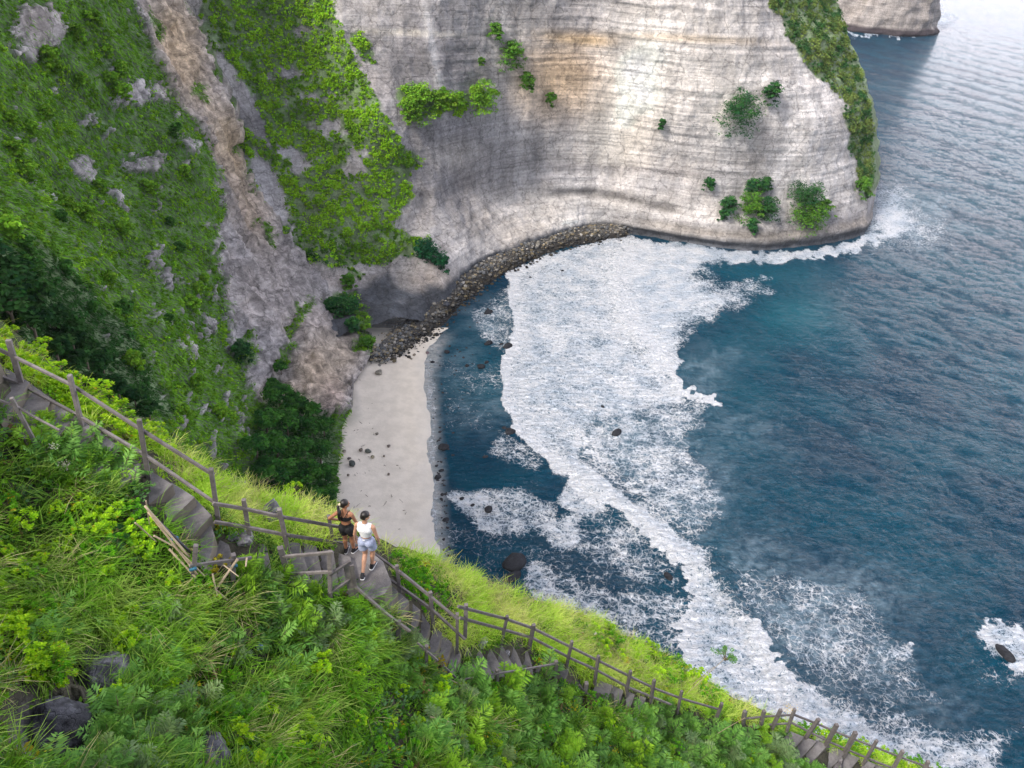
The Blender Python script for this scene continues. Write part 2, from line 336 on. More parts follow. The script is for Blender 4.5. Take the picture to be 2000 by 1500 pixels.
# ---- left hillside with the rock scar
EDGE2 = [(-260, 288), (0, 352), (60, 375), (130, 400), (230, 437), (330, 457), (400, 492), (470, 545), (540, 604), (600, 652), (650, 700), (700, 722), (760, 684), (800, 672), (850, 662), (1010, 652), (1100, 640)]
c2 = [zc(735, 692, 1.5), zc(690, 740, 2.5), zc(665, 800, 3), zc(655, 870, 3), zc(650, 950, 3), zc(650, 1050, 3),
      dc(700, 660, 232), dc(640, 620, 240), dc(600, 560, 250), dc(540, 480, 262), dc(480, 400, 272), dc(450, 330, 276), dc(430, 230, 280), dc(400, 130, 286), dc(350, 0, 296), dc(290, -250, 312),
      dc(640, 690, 212), dc(600, 640, 226), dc(590, 720, 205), dc(560, 700, 208), dc(600, 780, 190), dc(580, 860, 168), dc(590, 950, 152), dc(520, 760, 194), dc(480, 900, 155), dc(450, 800, 172), dc(500, 1000, 143), dc(400, 700, 190), dc(450, 600, 212), dc(400, 500, 226), dc(370, 350, 240), dc(320, 200, 258), dc(260, 50, 272),
      dc(300, 850, 140), dc(300, 650, 178), dc(250, 500, 200), dc(200, 350, 218), dc(150, 200, 232), dc(120, 0, 250), dc(100, -250, 270),
      dc(100, 700, 132), dc(0, 600, 128), dc(-100, 550, 118), dc(100, 550, 160), dc(0, 450, 165), dc(-150, 400, 150), dc(0, 300, 190), dc(0, 100, 212), dc(-200, 200, 170), dc(-200, 0, 195), dc(-200, -250, 225)]
T2 = tps(c2)
ny = 480; nx = 340
yy = np.linspace(-240, 1060, ny); xr = interp(yy, EDGE2)+n2(yy, 0*yy, 0.04, 3, off=5)*8
u = np.linspace(0, 1, nx); QX = -330+(xr[:, None]+330)*u[None]; QY = np.repeat(yy[:, None], nx, 1)
P2 = at_t(QX, QY, T2(QX, QY)); N2 = normals(P2)
scarpoly = [(225, -260), (295, -260), (352, 0), (400, 130), (440, 230), (460, 330), (500, 400), (560, 470), (620, 540), (700, 620), (760, 690), (700, 760), (668, 810), (650, 830), (600, 800), (540, 745), (520, 750), (505, 790), (480, 770), (470, 720), (450, 690), (425, 600), (412, 500), (395, 400), (385, 300), (345, 225), (320, 205), (292, 150), (262, 80), (238, 0)]
wx = QX+n2(QX, QY, 0.03, 4, off=13)*26; wy = QY+n2(QX, QY, 0.03, 4, off=50)*26
wx = wx+n2(QX, QY, 0.13, 4, off=6)*17; wy = wy+n2(QX, QY, 0.13, 4, off=66)*17
scar = sst(-4, 4, sdf(wx, wy, scarpoly))
rocks2 = [(35, 65, 46, 42, 20, 1.1), (20, 110, 30, 14, 0, 1.0), (230, 205, 40, 24, -10, 1), (285, 195, 26, 26, 0, .8), (150, 242, 13, 9, 20, 1), (140, 335, 36, 26, 30, 1), (265, 330, 44, 17, 12, .95), (330, 305, 30, 14, 20, .8), (190, 270, 22, 8, -20, .7), (215, 400, 9, 34, -25, .8), (285, 520, 9, 36, 0, .8), (305, 560, 11, 24, -20, .8), (290, 640, 20, 13, 20, .8), (310, 690, 14, 16, 0, .7), (350, 700, 12, 24, 0, .8), (335, 560, 24, 20, 20, .5),
          (370, 620, 24, 10, 30, .5), (60, 400, 36, 10, 30, .5), (20, 375, 20, 8, 30, .5), (90, 175, 30, 10, 0, .5), (245, 640, 14, 8, 0, .6), (400, 640, 8, 40, 0, .7), (340, 800, 8, 22, 0, .6), (460, 830, 8, 34, 0, .6)]
rk = np.zeros(QX.shape)
for (x, y, rx, ry, a, k) in rocks2:
    a = math.radians(a); dx, dy = wx-x, wy-y; rk = np.maximum(rk, k*np.exp(-(((dx*math.cos(a)+dy*math.sin(a))/rx)**2+((-dx*math.sin(a)+dy*math.cos(a))/ry)**2)))
rkm = np.maximum(sst(.35, .55, rk+0.28*n2(QX, QY, 0.08, 4, off=21)), sst(.36, .46, n2(QX*1.3, QY*.75, 0.04, 5, off=33)+.14*sst(230, 420, QX))*.9)
sg = [[(280, 20), (300, 60), (290, 100), (262, 60)], [(345, 180), (385, 170), (380, 205), (350, 200)], [(425, 640), (440, 590), (425, 560), (418, 620)], [(490, 440), (520, 460), (535, 490), (505, 475)], [(455, 660), (490, 640), (485, 720), (458, 720)], [(540, 690), (565, 680), (560, 725), (535, 735)], [(568, 600), (600, 590), (585, 640), (560, 690)], [(640, 590), (700, 600), (705, 640), (660, 615)], [(690, 640), (735, 655), (720, 700), (700, 690)]]
ing = np.zeros(QX.shape)
for pg in sg: ing = np.maximum(ing, sst(-3, 3, sdf(wx, wy, pg)))
veg2 = (1-np.maximum(scar, rkm))*1.0; veg2 = np.maximum(veg2, ing*.9)
hump = ridged(P2*np.array([1, 1, .7]), 0.03, 5)
d = hump*3.5+fbm(P2, 0.2, 4)*0.9+rkm*1.6+(ridged(P2*np.array([1, 1, .45])+fbm(P2, .02, 2)[..., None]*12, 0.014, 3, off=3.3))*8*sst(-400, 0, QX)*sst(18, 60, P2[..., 2])
gul = pline(QX, QY, [(352, -100), (405, 160), (455, 300), (500, 420), (600, 560)]); d += scar*(ridged(P2*np.array([1.5, 1.5, .5]), 0.055, 5)*4.2+np.abs(fbm(P2, .12, 4))*2.5-1)
d += np.exp(-(pline(QX, QY, [(520, 640), (590, 730), (660, 800)])/26)**2)*2.5-np.exp(-(pline(QX, QY, [(560, 640), (560, 720), (520, 780)])/20)**2)*3
P2 = P2+N2*(d*.9)[..., None]
col2 = blobs(QX, QY, (.33, .31, .31), [(330, 100, 50, 130, -15, (.54, .41, .27), .9), (425, 290, 30, 90, -20, (.54, .41, .27), .85), (470, 420, 40, 100, -30, (.46, .36, .27), .8), (520, 560, 90, 80, 30, (.33, .29, .27), .7), (590, 640, 60, 40, 0, PINK, .6), (620, 740, 60, 70, 20, (.46, .37, .28), .9),
    (660, 690, 50, 40, 0, (.42, .35, .28), .9), (700, 640, 40, 30, 0, (.16, .155, .165), .8), (730, 660, 24, 24, 0, (.18, .17, .18), .8), (560, 800, 60, 40, 0, (.42, .33, .25), .8), (480, 680, 25, 60, 0, MID, .5), (640, 790, 20, 40, 0, (.36, .28, .24), .8), (40, 60, 60, 50, 0, (.3, .27, .25), .6)])
g = np.array((.06, .13, .026)); col2 = col2*(1-.8*veg2[..., None])+g*.8*veg2[..., None]
col2 = np.clip(col2*1.25*(.78+.44*sst(-.35, .35, fbm(P2*np.array([1, 1, .6]), .35, 4)))[..., None]*(1-.35*(1-sst(0, .18, np.abs(fbm(P2, .16, 3))))*(1-veg2))[..., None], 0, .8)
P2t = P2[:1]+np.stack([-60+0*P2[:1, :, 0], 160+0*P2[:1, :, 0], 4+0*P2[:1, :, 0]], -1)
Pf2 = skirt_right(np.concatenate([P2t, P2], 0), 22, 5); ex = Pf2.shape[1]-nx; col2s = np.concatenate([col2[:1], col2], 0)
colf = np.concatenate([col2s, np.repeat(col2s[:, -1:], ex, 1)], 1)
for dy_ in (45, 95):
    e_ = Pf2[-1:].copy(); e_[..., 1] -= 45 if dy_ == 45 else 50; e_[..., 2] *= .8; Pf2 = np.concatenate([Pf2, e_], 0); colf_x = True
hs2 = mesh_np('hillside', Pf2.reshape(-1, 3), grid_faces(ny+3, nx+ex), ROCK, vcol=np.concatenate([colf, colf[-1:], colf[-1:]], 0).reshape(-1, 3)); tag(hs2, 'steep green slope with a bare tan rock scar above the beach', kind='structure')

# ---- foliage scatter for far slopes: bushes of leaf-sized faces
def leaf_cloud(C, Nn, R, colr, per, size, up=0.35, flat=0.75):
    """C centres, Nn outward normals, R radii, colr per-bush colour -> V, F, colours (two triangles folded as one quad each)"""
    n = len(C); k = per
    v = rng.normal(size=(n, k, 3)); v /= np.linalg.norm(v, axis=-1, keepdims=True)
    dn = (v*Nn[:, None]).sum(-1, keepdims=True); v = v-Nn[:, None]*dn*(dn < 0)*1.7; v[..., 2] += up*rng.random((n, k)); v /= np.linalg.norm(v, axis=-1, keepdims=True)
    rad = R[:, None, None]*(0.55+0.5*rng.random((n, k, 1)))
    c = C[:, None]+v*rad*np.array([1, 1, flat])
    q = v*.8+Nn[:, None]*.3+0.42*rng.normal(size=(n, k, 3)); q[..., 2] += .45; q /= np.linalg.norm(q, axis=-1, keepdims=True)
    a = np.cross(q, rng.normal(size=(n, k, 3))); a /= np.linalg.norm(a, axis=-1, keepdims=True); b = np.cross(q, a)
    s = (size*(0.6+0.8*rng.random((n, k, 1)))); s2 = s*(0.45+0.35*rng.random((n, k, 1)))
    V = np.stack([c-a*s, c-b*s2+q*s*.15, c+a*s, c+b*s2+q*s*.15], 2).reshape(-1, 3)
    F = np.arange(n*k*4).reshape(-1, 4)
    cc = colr[:, None]*(0.75+0.5*rng.random((n, k, 1)))*(1+0.08*rng.normal(size=(n, k, 3)))
    return V, F, np.clip(cc, 0.003, 1).reshape(-1, 3)
def pick(PXX, PYY, P, Nn, mask, n, seedw=None):
    cross = np.linalg.norm(np.cross(np.gradient(P, axis=1), np.gradient(P, axis=0)), axis=-1)
    vis = (PXX > -80) & (PXX < 2050) & (PYY > -70)
    p = (mask*cross*vis).ravel(); p = p/p.sum()
    i = rng.choice(len(p), n, p=p); j = P.reshape(-1, 3)[i]+rng.normal(size=(n, 3))*0.3
    return j, Nn.reshape(-1, 3)[i], PXX.ravel()[i], PYY.ravel()[i]
G_BRIGHT = np.array((.24, .46, .02)); G_MID = np.array((.11, .25, .02)); G_DARK = np.array((.018, .062, .016)); G_OLIVE = np.array((.13, .18, .045)); G_GRASS = np.array((.15, .23, .055)); G_YEL = np.array((.2, .3, .02))
Na = normals(P1); Nb = normals(P2)
# far wall scrub
C, Nn, bx, by = pick(PX, PY, P1, Na, veg1*(0.12+sst(-.15, .3, n2(PX, PY, .05, 4, off=70))), 9500)
m = sst(-.35, .2, n2(bx, by, .02, 3, off=5)+.15*rng.normal(size=len(bx)))[:, None]
cc = G_BRIGHT*m+G_MID*(1-m)
hd = sst(1400, 1500, bx)[:, None]*1.0; hm = sst(-.2, .2, n2(bx, by, .05, 3, off=8))[:, None]; cc = cc*(1-hd)+(G_OLIVE*hm*1.35+np.array((.04, .12, .035))*(1-hm))*hd
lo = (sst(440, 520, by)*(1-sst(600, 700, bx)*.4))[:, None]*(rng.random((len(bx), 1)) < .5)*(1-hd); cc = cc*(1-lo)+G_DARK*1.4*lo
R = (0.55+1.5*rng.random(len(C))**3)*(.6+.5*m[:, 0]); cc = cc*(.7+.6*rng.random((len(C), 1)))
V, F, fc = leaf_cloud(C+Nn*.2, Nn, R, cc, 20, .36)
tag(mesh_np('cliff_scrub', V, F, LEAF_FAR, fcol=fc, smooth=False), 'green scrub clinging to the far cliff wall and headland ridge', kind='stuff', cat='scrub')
# hillside scrub + grass
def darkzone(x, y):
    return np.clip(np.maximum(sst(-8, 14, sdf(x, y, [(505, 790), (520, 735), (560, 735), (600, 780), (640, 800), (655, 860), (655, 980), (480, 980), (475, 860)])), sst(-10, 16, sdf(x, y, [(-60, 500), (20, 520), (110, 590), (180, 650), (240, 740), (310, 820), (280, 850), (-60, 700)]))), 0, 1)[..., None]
msk = veg2*(0.3+sst(-.15, .3, n2(QX, QY, .045, 4, off=90)))
C, Nn, bx, by = pick(QX, QY, P2, Nb, msk**1.6, 6500)
m = sst(-.05, .45, n2(bx, by, .025, 3, off=15)+.18*rng.normal(size=len(bx)))[:, None]
cc = G_BRIGHT*.85*m+G_MID*(1-m)*.9
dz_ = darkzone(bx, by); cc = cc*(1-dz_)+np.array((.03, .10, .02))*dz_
R = (0.35+1.5*rng.random(len(C))**4)*(.6+.8*m[:, 0])
cc = cc*(.75+.5*rng.random((len(C), 1)))
V, F, fc = leaf_cloud(C+Nn*.15, Nn, R, cc, 20, .29)
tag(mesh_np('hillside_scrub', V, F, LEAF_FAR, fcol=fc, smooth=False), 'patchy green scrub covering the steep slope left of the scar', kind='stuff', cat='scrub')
# long grass on the slope (fine blades hanging downhill)
C, Nn, bx, by = pick(QX, QY, P2, Nb, np.clip(veg2+.10*(1-scar), 0, 1), 105000)
a = np.cross(Nn, rng.normal(size=Nn.shape)); a /= np.linalg.norm(a, axis=1)[:, None]
dn = np.array([0.25, -.1, -1.0])-Nn*(Nn@np.array([0.25, -.1, -1.0]))[:, None]; dn /= np.linalg.norm(dn, axis=1)[:, None]
L = (.5+.8*rng.random((len(C), 1))); w_ = .11+.1*rng.random((len(C), 1)); tip = C+dn*L+Nn*L*(.25+.5*rng.random((len(C), 1)))+rng.normal(size=C.shape)*.18
V = np.stack([C-a*w_, C+a*w_, tip], 1).reshape(-1, 3); F = np.arange(len(V)).reshape(-1, 3)
gm = sst(-.3, .3, n2(bx, by, .02, 3, off=44))[:, None]
fc = (np.array((.19, .42, .03))*gm+np.array((.11, .28, .02))*(1-gm))*(.6+.7*rng.random((len(C), 1)))
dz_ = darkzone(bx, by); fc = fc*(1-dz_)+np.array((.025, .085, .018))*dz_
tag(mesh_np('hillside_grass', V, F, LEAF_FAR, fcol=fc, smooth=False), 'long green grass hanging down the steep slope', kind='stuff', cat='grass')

# ------------------------------------------------------------------ sea
def foam_line(px, py, pts, w, v, soft=0.6):
    return v*(1-sst(w*(1-soft), w, pline(px, py, pts)))
ys = np.concatenate([-1034+184*np.linspace(0, 1, 40)**2.2, np.arange(-846, 860, 3.3)]); xs = np.arange(-1250, 1290, 3.9)
GX, GY = np.meshgrid(xs, ys)
ca, sa = math.cos(ROLL), math.sin(ROLL)
SX = 1000+GX*ca-GY*sa; SY = 750+GX*sa+GY*ca
SP = at_z(SX, SY, 0.0)
near = (SY > -150)
qx = SX+n2(SX, SY, .02, 4, off=1)*16+n2(SX, SY, .09, 3, off=2)*5; qy = SY+n2(SX, SY, .02, 4, off=31)*13+n2(SX, SY, .09, 3, off=32)*4
rf = sst(1120, 1350, SX); qx = qx+rf*(n2(SX, SY*1.6, .035, 5, off=12)*34); qy = qy+rf*n2(SX, SY*1.6, .05, 5, off=22)*22
foam = np.zeros(SX.shape)
POLY = [  # (polygon, density, feather px)
 ([(992, 538), (1040, 508), (1100, 490), (1160, 470), (1215, 455), (1260, 470), (1300, 600), (1330, 690), (1330, 780), (1260, 830), (1170, 850), (1130, 900), (1085, 905), (1040, 880), (1000, 840), (978, 780), (985, 700), (1003, 650), (996, 600)], .93, 5),
 ([(1240, 468), (1330, 475), (1420, 488), (1500, 495), (1560, 498), (1500, 508), (1400, 512), (1375, 528), (1420, 545), (1500, 545), (1515, 566), (1465, 600), (1400, 630), (1350, 660), (1310, 695), (1290, 705), (1235, 650), (1208, 590), (1203, 540), (1222, 492)], 1.0, 8),
 ([(1090, 820), (1300, 770), (1390, 790), (1345, 860), (1400, 950), (1410, 1010), (1330, 1060), (1220, 980), (1130, 900)], .60, 30),
 ([(1130, 830), (1280, 800), (1300, 880), (1220, 930), (1140, 890)], .66, 30),
 ([(1078, 893), (1085, 930), (1108, 936), (1150, 965), (1250, 1035), (1300, 1090), (1350, 1120), (1392, 1112), (1395, 1075), (1330, 1040), (1290, 1005), (1230, 975), (1180, 930), (1120, 880)], 1.0, 7),
 ([(872, 968), (900, 962), (960, 955), (1010, 950), (1090, 985), (1090, 1050), (1000, 1048), (960, 1052), (925, 1030), (915, 1012), (885, 990)], .62, 10),
 ([(872, 968), (900, 962), (960, 965), (970, 1010), (915, 1012), (885, 990)], .78, 8),
 ([(918, 1020), (960, 1010), (990, 1045), (940, 1040)], .8, 6),
 ([(1110, 925), (1150, 955), (1190, 1000), (1130, 1010), (1090, 985), (1100, 950)], .86, 6),
 ([(1058, 1042), (1075, 1015), (1110, 1000), (1210, 1000), (1260, 1045), (1320, 1100), (1330, 1150), (1220, 1130), (1120, 1080), (1075, 1075)], .50, 14),
 ([(1058, 1042), (1075, 1015), (1120, 1005), (1140, 1060), (1100, 1080), (1070, 1070)], .70, 8),
 ([(1015, 1135), (1022, 1105), (1050, 1088), (1075, 1105), (1150, 1140), (1260, 1160), (1335, 1165), (1345, 1290), (1200, 1250), (1050, 1180)], .52, 12),
 ([(1015, 1135), (1022, 1105), (1045, 1088), (1085, 1140), (1180, 1190), (1200, 1220), (1050, 1180)], .72, 10),
 ([(1335, 1120), (1392, 1105), (1425, 1140), (1460, 1200), (1500, 1240), (1510, 1330), (1640, 1420), (1800, 1520), (1500, 1450), (1320, 1310), (1325, 1220), (1345, 1170)], .92, 9),
 ([(1475, 1240), (1530, 1300), (1600, 1330), (1640, 1350), (1720, 1400), (1800, 1450), (1900, 1540), (1700, 1540), (1550, 1440), (1480, 1350)], .95, 12),
 ([(1570, 1300), (1640, 1320), (1700, 1370), (1780, 1390), (1860, 1425), (1930, 1420), (1985, 1415), (1990, 1440), (1950, 1520), (1850, 1560), (1720, 1450)], .80, 18),
 ([(1400, 1090), (1500, 1110), (1600, 1120), (1700, 1150), (1740, 1200), (1760, 1260), (1790, 1300), (1850, 1380), (1700, 1400), (1560, 1310), (1450, 1200)], .40, 40),
 ([(1545, 1165), (1580, 1180), (1610, 1210), (1560, 1205)], .7, 14), ([(1690, 1265), (1770, 1258), (1790, 1290), (1740, 1290), (1700, 1280)], .68, 12),
 ([(1908, 1225), (1935, 1208), (1975, 1225), (2010, 1240), (2040, 1320), (1985, 1310), (1945, 1285), (1925, 1260)], .84, 9),
 ([(1880, 1200), (2060, 1200), (2060, 1350), (1900, 1350)], .28, 25),
 ([(1700, 350), (1760, 380), (1800, 430), (1790, 470), (1700, 470)], .93, 35), ([(1720, 400), (1850, 430), (1850, 480), (1700, 490)], .55, 50),
 ([(915, 610), (1000, 560), (1000, 700), (930, 660)], .48, 14), ([(940, 700), (1000, 690), (985, 780), (930, 740)], .36, 16), ([(850, 700), (990, 690), (980, 850), (860, 850)], .26, 20),
 ([(985, 835), (1040, 880), (1075, 905), (1040, 930), (980, 900), (930, 890)], .42, 14), ([(830, 700), (848, 700), (858, 1080), (835, 1080)], .46, 8), ([(1100, 935), (1400, 950), (1400, 1030), (1250, 1030)], .5, 20),
 ([(1560, 1480), (1560, 1440), (1900, 1540), (1800, 1600)], .9, 20),
 ([(860, 1000), (1340, 1100), (1340, 1300), (860, 1100)], .27, 30), ([(870, 900), (1090, 910), (1090, 980), (870, 960)], .2, 25)]
FRONT = [[(1050, 506), (1000, 534), (990, 600), (1003, 650), (985, 700), (978, 770), (1003, 835), (1045, 880), (1085, 905)], [(1222, 480), (1204, 530), (1208, 590), (1235, 650), (1290, 700), (1312, 730), (1335, 765), (1392, 783)], [(1085, 905), (1110, 935), (1150, 962), (1250, 1033), (1310, 1090), (1345, 1125), (1332, 1220), (1322, 1310)], [(1478, 1245), (1490, 1300), (1530, 1380), (1640, 1460)], [(1392, 1105), (1430, 1160), (1480, 1240), (1520, 1310), (1620, 1350), (1720, 1410)], [(1130, 850), (1190, 920), (1260, 985), (1340, 1040)]]
dfr = np.full(SX.shape, 1e9)
for fp in FRONT[:4]+[[(1210, 470), (1300, 472), (1420, 488), (1560, 498), (1690, 460)], [(1040, 520), (1160, 482), (1225, 462)], [(872, 968), (915, 1012), (925, 1030)], [(1015, 1135), (1050, 1088)], [(1058, 1042), (1110, 1000)], [(1320, 1300), (1500, 1440), (1800, 1520)]]: dfr = np.minimum(dfr, pline(SX, SY, fp))
soft_ = sst(14, 80, dfr)
for k_, (pg, v, fe) in enumerate(POLY):
    if k_ in (0, 1, 4, 13, 14, 15): s_ = sdf(qx, qy, pg); foam = np.maximum(foam, v*sst(-fe-8*soft_, fe+52*soft_, s_)**.8)
    else: foam = np.maximum(foam, v*sst(-fe*1.2, fe*1.2, sdf(qx, qy, pg)))
foam = np.maximum(foam, foam_line(qx, qy, [(1380, 500), (1450, 506), (1520, 507), (1580, 500), (1640, 490), (1700, 468), (1745, 450)], 15, .93))
foam = np.maximum(foam, foam_line(qx, qy, [(1290, 700), (1310, 730), (1330, 765), (1360, 778), (1392, 785)], 11, 1.0))
foam = np.maximum(foam, foam_line(qx, qy, [(1650, 62), (1740, 70), (1815, 66)], 5, .8)); foam = np.maximum(foam, .8*sst(-12, 22, sdf(qx, qy, [(1818, 20), (1870, 30), (1880, 50), (1830, 62), (1815, 50)])))
foam = np.maximum(foam, .62*np.exp(-(((SX-1150)/70)**2+((SY-790)/45)**2)))
strk = n2(SX*.7+SY*.1, SY*1.9, .05, 5, off=71); blot = n2(SX, SY*1.5, .016, 4, off=171); foam = foam*(1-(.22*sst(-.3, .3, strk)+.20*sst(-.15, .3, blot))*sst(.3, .5, foam)*(1-.5*sst(.97, 1.0, foam)))
for k_, fp in enumerate(FRONT):
    dl_ = pline(qx, qy, fp); foam = np.maximum(foam, np.where(foam > .55, 1.0, foam)*(1-sst(8, [34, 26, 26, 22, 16, 12][k_], dl_)))
den = foam_line(qx, qy, [(1205, 510), (1206, 580), (1228, 640), (1260, 690)], 16, .5)
foam = np.clip(foam-den*.22, 0, 1)
crest = np.zeros(SX.shape)
for fp, w_ in zip(FRONT, (30, 34, 26, 26, 22, 14)): crest = np.maximum(crest, 1-sst(4, w_*1.6, pline(qx, qy, fp)))
wash = np.clip(sst(-.35, .35, .6*blot+.7*strk)*(1-crest), 0, 1)
fth = np.interp(foam, [0, .15, .3, .45, .6, .8, .93, 1.0], [1.25, 1.05, .84, .69, .56, .47, .36, .04])
milk = np.zeros(SX.shape)
for (x, y, rx, ry, a, k) in [(1370, 730, 45, 50, -30, .6), (1420, 830, 110, 40, 10, .35), (1520, 880, 100, 20, 15, .18), (1640, 1160, 130, 60, 5, .7), (1480, 1100, 90, 60, 20, .6), (1560, 1230, 140, 70, 10, .9), (1700, 1300, 90, 70, 0, .6), (1370, 960, 80, 130, 10, .5), (1250, 860, 130, 90, 0, .7), (1190, 780, 100, 60, 0, .6), (1600, 600, 70, 50, 30, .12), (1300, 1000, 60, 50, 0, .5), (950, 800, 90, 45, -10, .42), (960, 630, 70, 40, 0, .55), (900, 720, 60, 70, 0, .35), (1680, 1180, 60, 60, 0, .35), (1830, 1380, 80, 50, 0, .35), (1560, 1380, 200, 80, 20, .5), (1400, 700, 60, 26, 0, .4), (1200, 1150, 200, 80, 20, .12), (1790, 430, 70, 60, 0, .5)]:
    a = math.radians(a); dx, dy = qx-x, qy-y
    milk = np.maximum(milk, k*np.exp(-(((dx*math.cos(a)+dy*math.sin(a))/rx)**2+((-dx*math.sin(a)+dy*math.cos(a))/ry)**2)))
milk = np.clip(milk*(.35+1.3*sst(-.3, .4, n2(qx*.8+qy*.3, qy*1.9, .035, 5, off=51))), 0, 1)
xw = interp(SY, [(600, 900), (640, 880), (680, 846), (730, 832), (800, 834), (870, 840), (950, 848), (1065, 856), (1200, 866)])+n2(SX, SY, .03, 3, off=61)*6
shal = (1-sst(0, 34, SX-xw))*sst(640, 680, SY)
teal = np.exp(-(((SX-1560)/95)**2+((SY-610)/50)**2))*.9+np.exp(-(((SX-1500)/100)**2+((SY-535)/25)**2))*.5+.5*np.exp(-(((SX-940)/80)**2+((SY-760)/60)**2))+.25*np.exp(-(((SX-1420)/120)**2+((SY-740)/120)**2))
# real waves: swell, chop and the raised fronts of the breakers
X, Y = SP[..., 0], SP[..., 1]; dist = np.hypot(X, Y)
zz = np.zeros(X.shape)
for (dx, dy, lam, am, ph) in [(.82, .57, 31, .12, 0), (.95, .3, 17, .06, 1), (.6, .8, 12, .035, 2), (.3, .95, 9.5, .03, 3)]:
    wv = fbm(np.stack([X, Y, 0*X], -1), .02, 2, off=ph*7)*9; zz += am*np.sin(2*math.pi*(X*dx+Y*dy+wv)/lam)*sst(4*dist/190, 8*dist/190, lam+0*dist)
zz += fbm(np.stack([X, Y, 0*X], -1), .12, 4)*.22+ridged(np.stack([X*.75+Y*.15, Y*1.1, 0*X], -1), .11, 4)*.26*(dist < 700)
out = sst(850, 1250, SX)*(1-.4*sst(.5, 1, foam)); zz *= .25+.75*out
zz += (foam > .4)*fbm(np.stack([X, Y, 0*X], -1), .7, 3)*.35*foam
front = [(1078, 893), (1108, 932), (1150, 960), (1250, 1033), (1310, 1090), (1345, 1130), (1330, 1220), (1320, 1300)]
dl = pline(qx, qy, front); side = sst(-6, 14, sdf(qx, qy, POLY[4][0])+0*dl)
zz += 1.1*np.exp(-(pline(qx, qy, [(1100, 905), (1170, 950), (1260, 1020), (1330, 1085), (1400, 1120), (1460, 1210), (1500, 1280), (1560, 1350)])/22)**2)
zz += .9*np.exp(-(pline(qx, qy, [(1290, 690), (1312, 728), (1335, 765), (1390, 783)])/15)**2)+.8*np.exp(-(pline(qx, qy, [(1206, 500), (1206, 590), (1232, 645), (1265, 690)])/14)**2)
zz += .55*np.exp(-(pline(qx, qy, [(1000, 545), (990, 600), (1005, 650), (985, 700), (980, 770), (1003, 835), (1045, 880), (1080, 900)])/11)**2)
zz += 1.3*np.exp(-(pline(SX, SY, [(1560, 520), (1625, 560), (1660, 620), (1700, 700)])/38)**2)
zz *= near
SP = SP+np.stack([0*zz, 0*zz, zz], -1)
WAT, nt, b = new_mat('sea_water'); N = NT(nt)
fo = N.attr('foam').outputs['Fac']; mi = N.attr('milk').outputs['Fac']; shl = N.attr('shal').outputs['Fac']; tl = N.attr('teal').outputs['Fac']
p = N.pos()
wn1 = N.noise(p, .28, 4, .6); a1 = N.n('VectorMath', operation='MULTIPLY_ADD'); N.l(wn1.outputs['Color'], a1.inputs[0]); a1.inputs[1].default_value = (3.6, 3.6, 0); N.l(p, a1.inputs[2])
wn2 = N.noise(p, 1.3, 3, .6); a2 = N.n('VectorMath', operation='MULTIPLY_ADD'); N.l(wn2.outputs['Color'], a2.inputs[0]); a2.inputs[1].default_value = (.9, .9, 0); N.l(a1.outputs[0], a2.inputs[2])
flat = N.n('VectorMath', operation='MULTIPLY'); N.l(a2.outputs[0], flat.inputs[0]); flat.inputs[1].default_value = (1, 1.25, 0)
def vor(sc):
    v = N.n('TexVoronoi', feature='DISTANCE_TO_EDGE'); N.l(flat.outputs[0], v.inputs['Vector']); v.inputs['Scale'].default_value = sc; return v.outputs['Distance']
v1_ = vor(.40); v2_ = vor(1.0); v3_ = vor(2.3)
web = N.math('MAXIMUM', N.mr(v1_, 0, .20, 1, 0), N.math('MAXIMUM', N.math('MULTIPLY', N.mr(v2_, 0, .26, 1, 0), .93), N.math('MULTIPLY', N.mr(v3_, 0, .34, 1, 0), .78)))
nz = N.noise(p, .8, 6, .72).outputs[0]
fieldv = N.math('ADD', N.math('MULTIPLY', web, .74), N.math('MULTIPLY', N.mr(nz, .25, .75, 0, 1, False), .36))
lowf = N.mr(N.noise(p, .09, 4, .6).outputs[0], .3, .7, -.10, .10, False)
th = N.math('SUBTRACT', N.attr('fth').outputs['Fac'], lowf)
fr = N.n('MapRange'); fr.interpolation_type = 'SMOOTHSTEP'; N.l(fieldv, fr.inputs[0]); N.l(N.math('SUBTRACT', th, .06), fr.inputs[1]); N.l(N.math('ADD', th, .26), fr.inputs[2])
F_ = N.math('MULTIPLY', fr.outputs[0], N.mr(fo, .03, .22, 0, 1))
deep = N.mix(N.mr(N.noise(p, .03, 4).outputs[0], .35, .65), (.0005, .038, .080, 1), (.0006, .064, .112, 1))
wc = N.mix(N.math('MULTIPLY', tl, .6), deep, (.006, .15, .20, 1)); wc = N.mix(N.math('MULTIPLY', mi, .7), wc, (.24, .35, .43, 1)); 
bedn = N.mr(N.noise(p, .35, 4, .7).outputs[0], .4, .6)
wc = N.mix(N.math('MULTIPLY', shl, .92), wc, N.mix(bedn, (.36, .40, .42, 1), (.56, .56, .56, 1)))
soft = N.mix(N.mr(fo, .3, 1.0, 0, .62), wc, (.24, .35, .45, 1))
fn_ = N.noise(p, 2.6, 5, .75).outputs[0]
fc_ = N.mix(N.mr(N.math('ADD', N.math('MULTIPLY', nz, .5), N.math('MULTIPLY', fn_, .5)), .36, .62), (.62, .67, .74, 1), (.90, .90, .92, 1))
fc_ = N.mix(N.math('MULTIPLY', N.attr('wash').outputs['Fac'], .75), fc_, (.46, .55, .66, 1))
N.l(N.mix(F_, soft, fc_), b.inputs['Base Color'])
N.l(N.mr(F_, 0, 1, .06, .8), b.inputs['Roughness']); b.inputs['IOR'].default_value = 1.333
N.l(N.mr(F_, 0, 1, .16, .1), b.inputs['Specular IOR Level'])
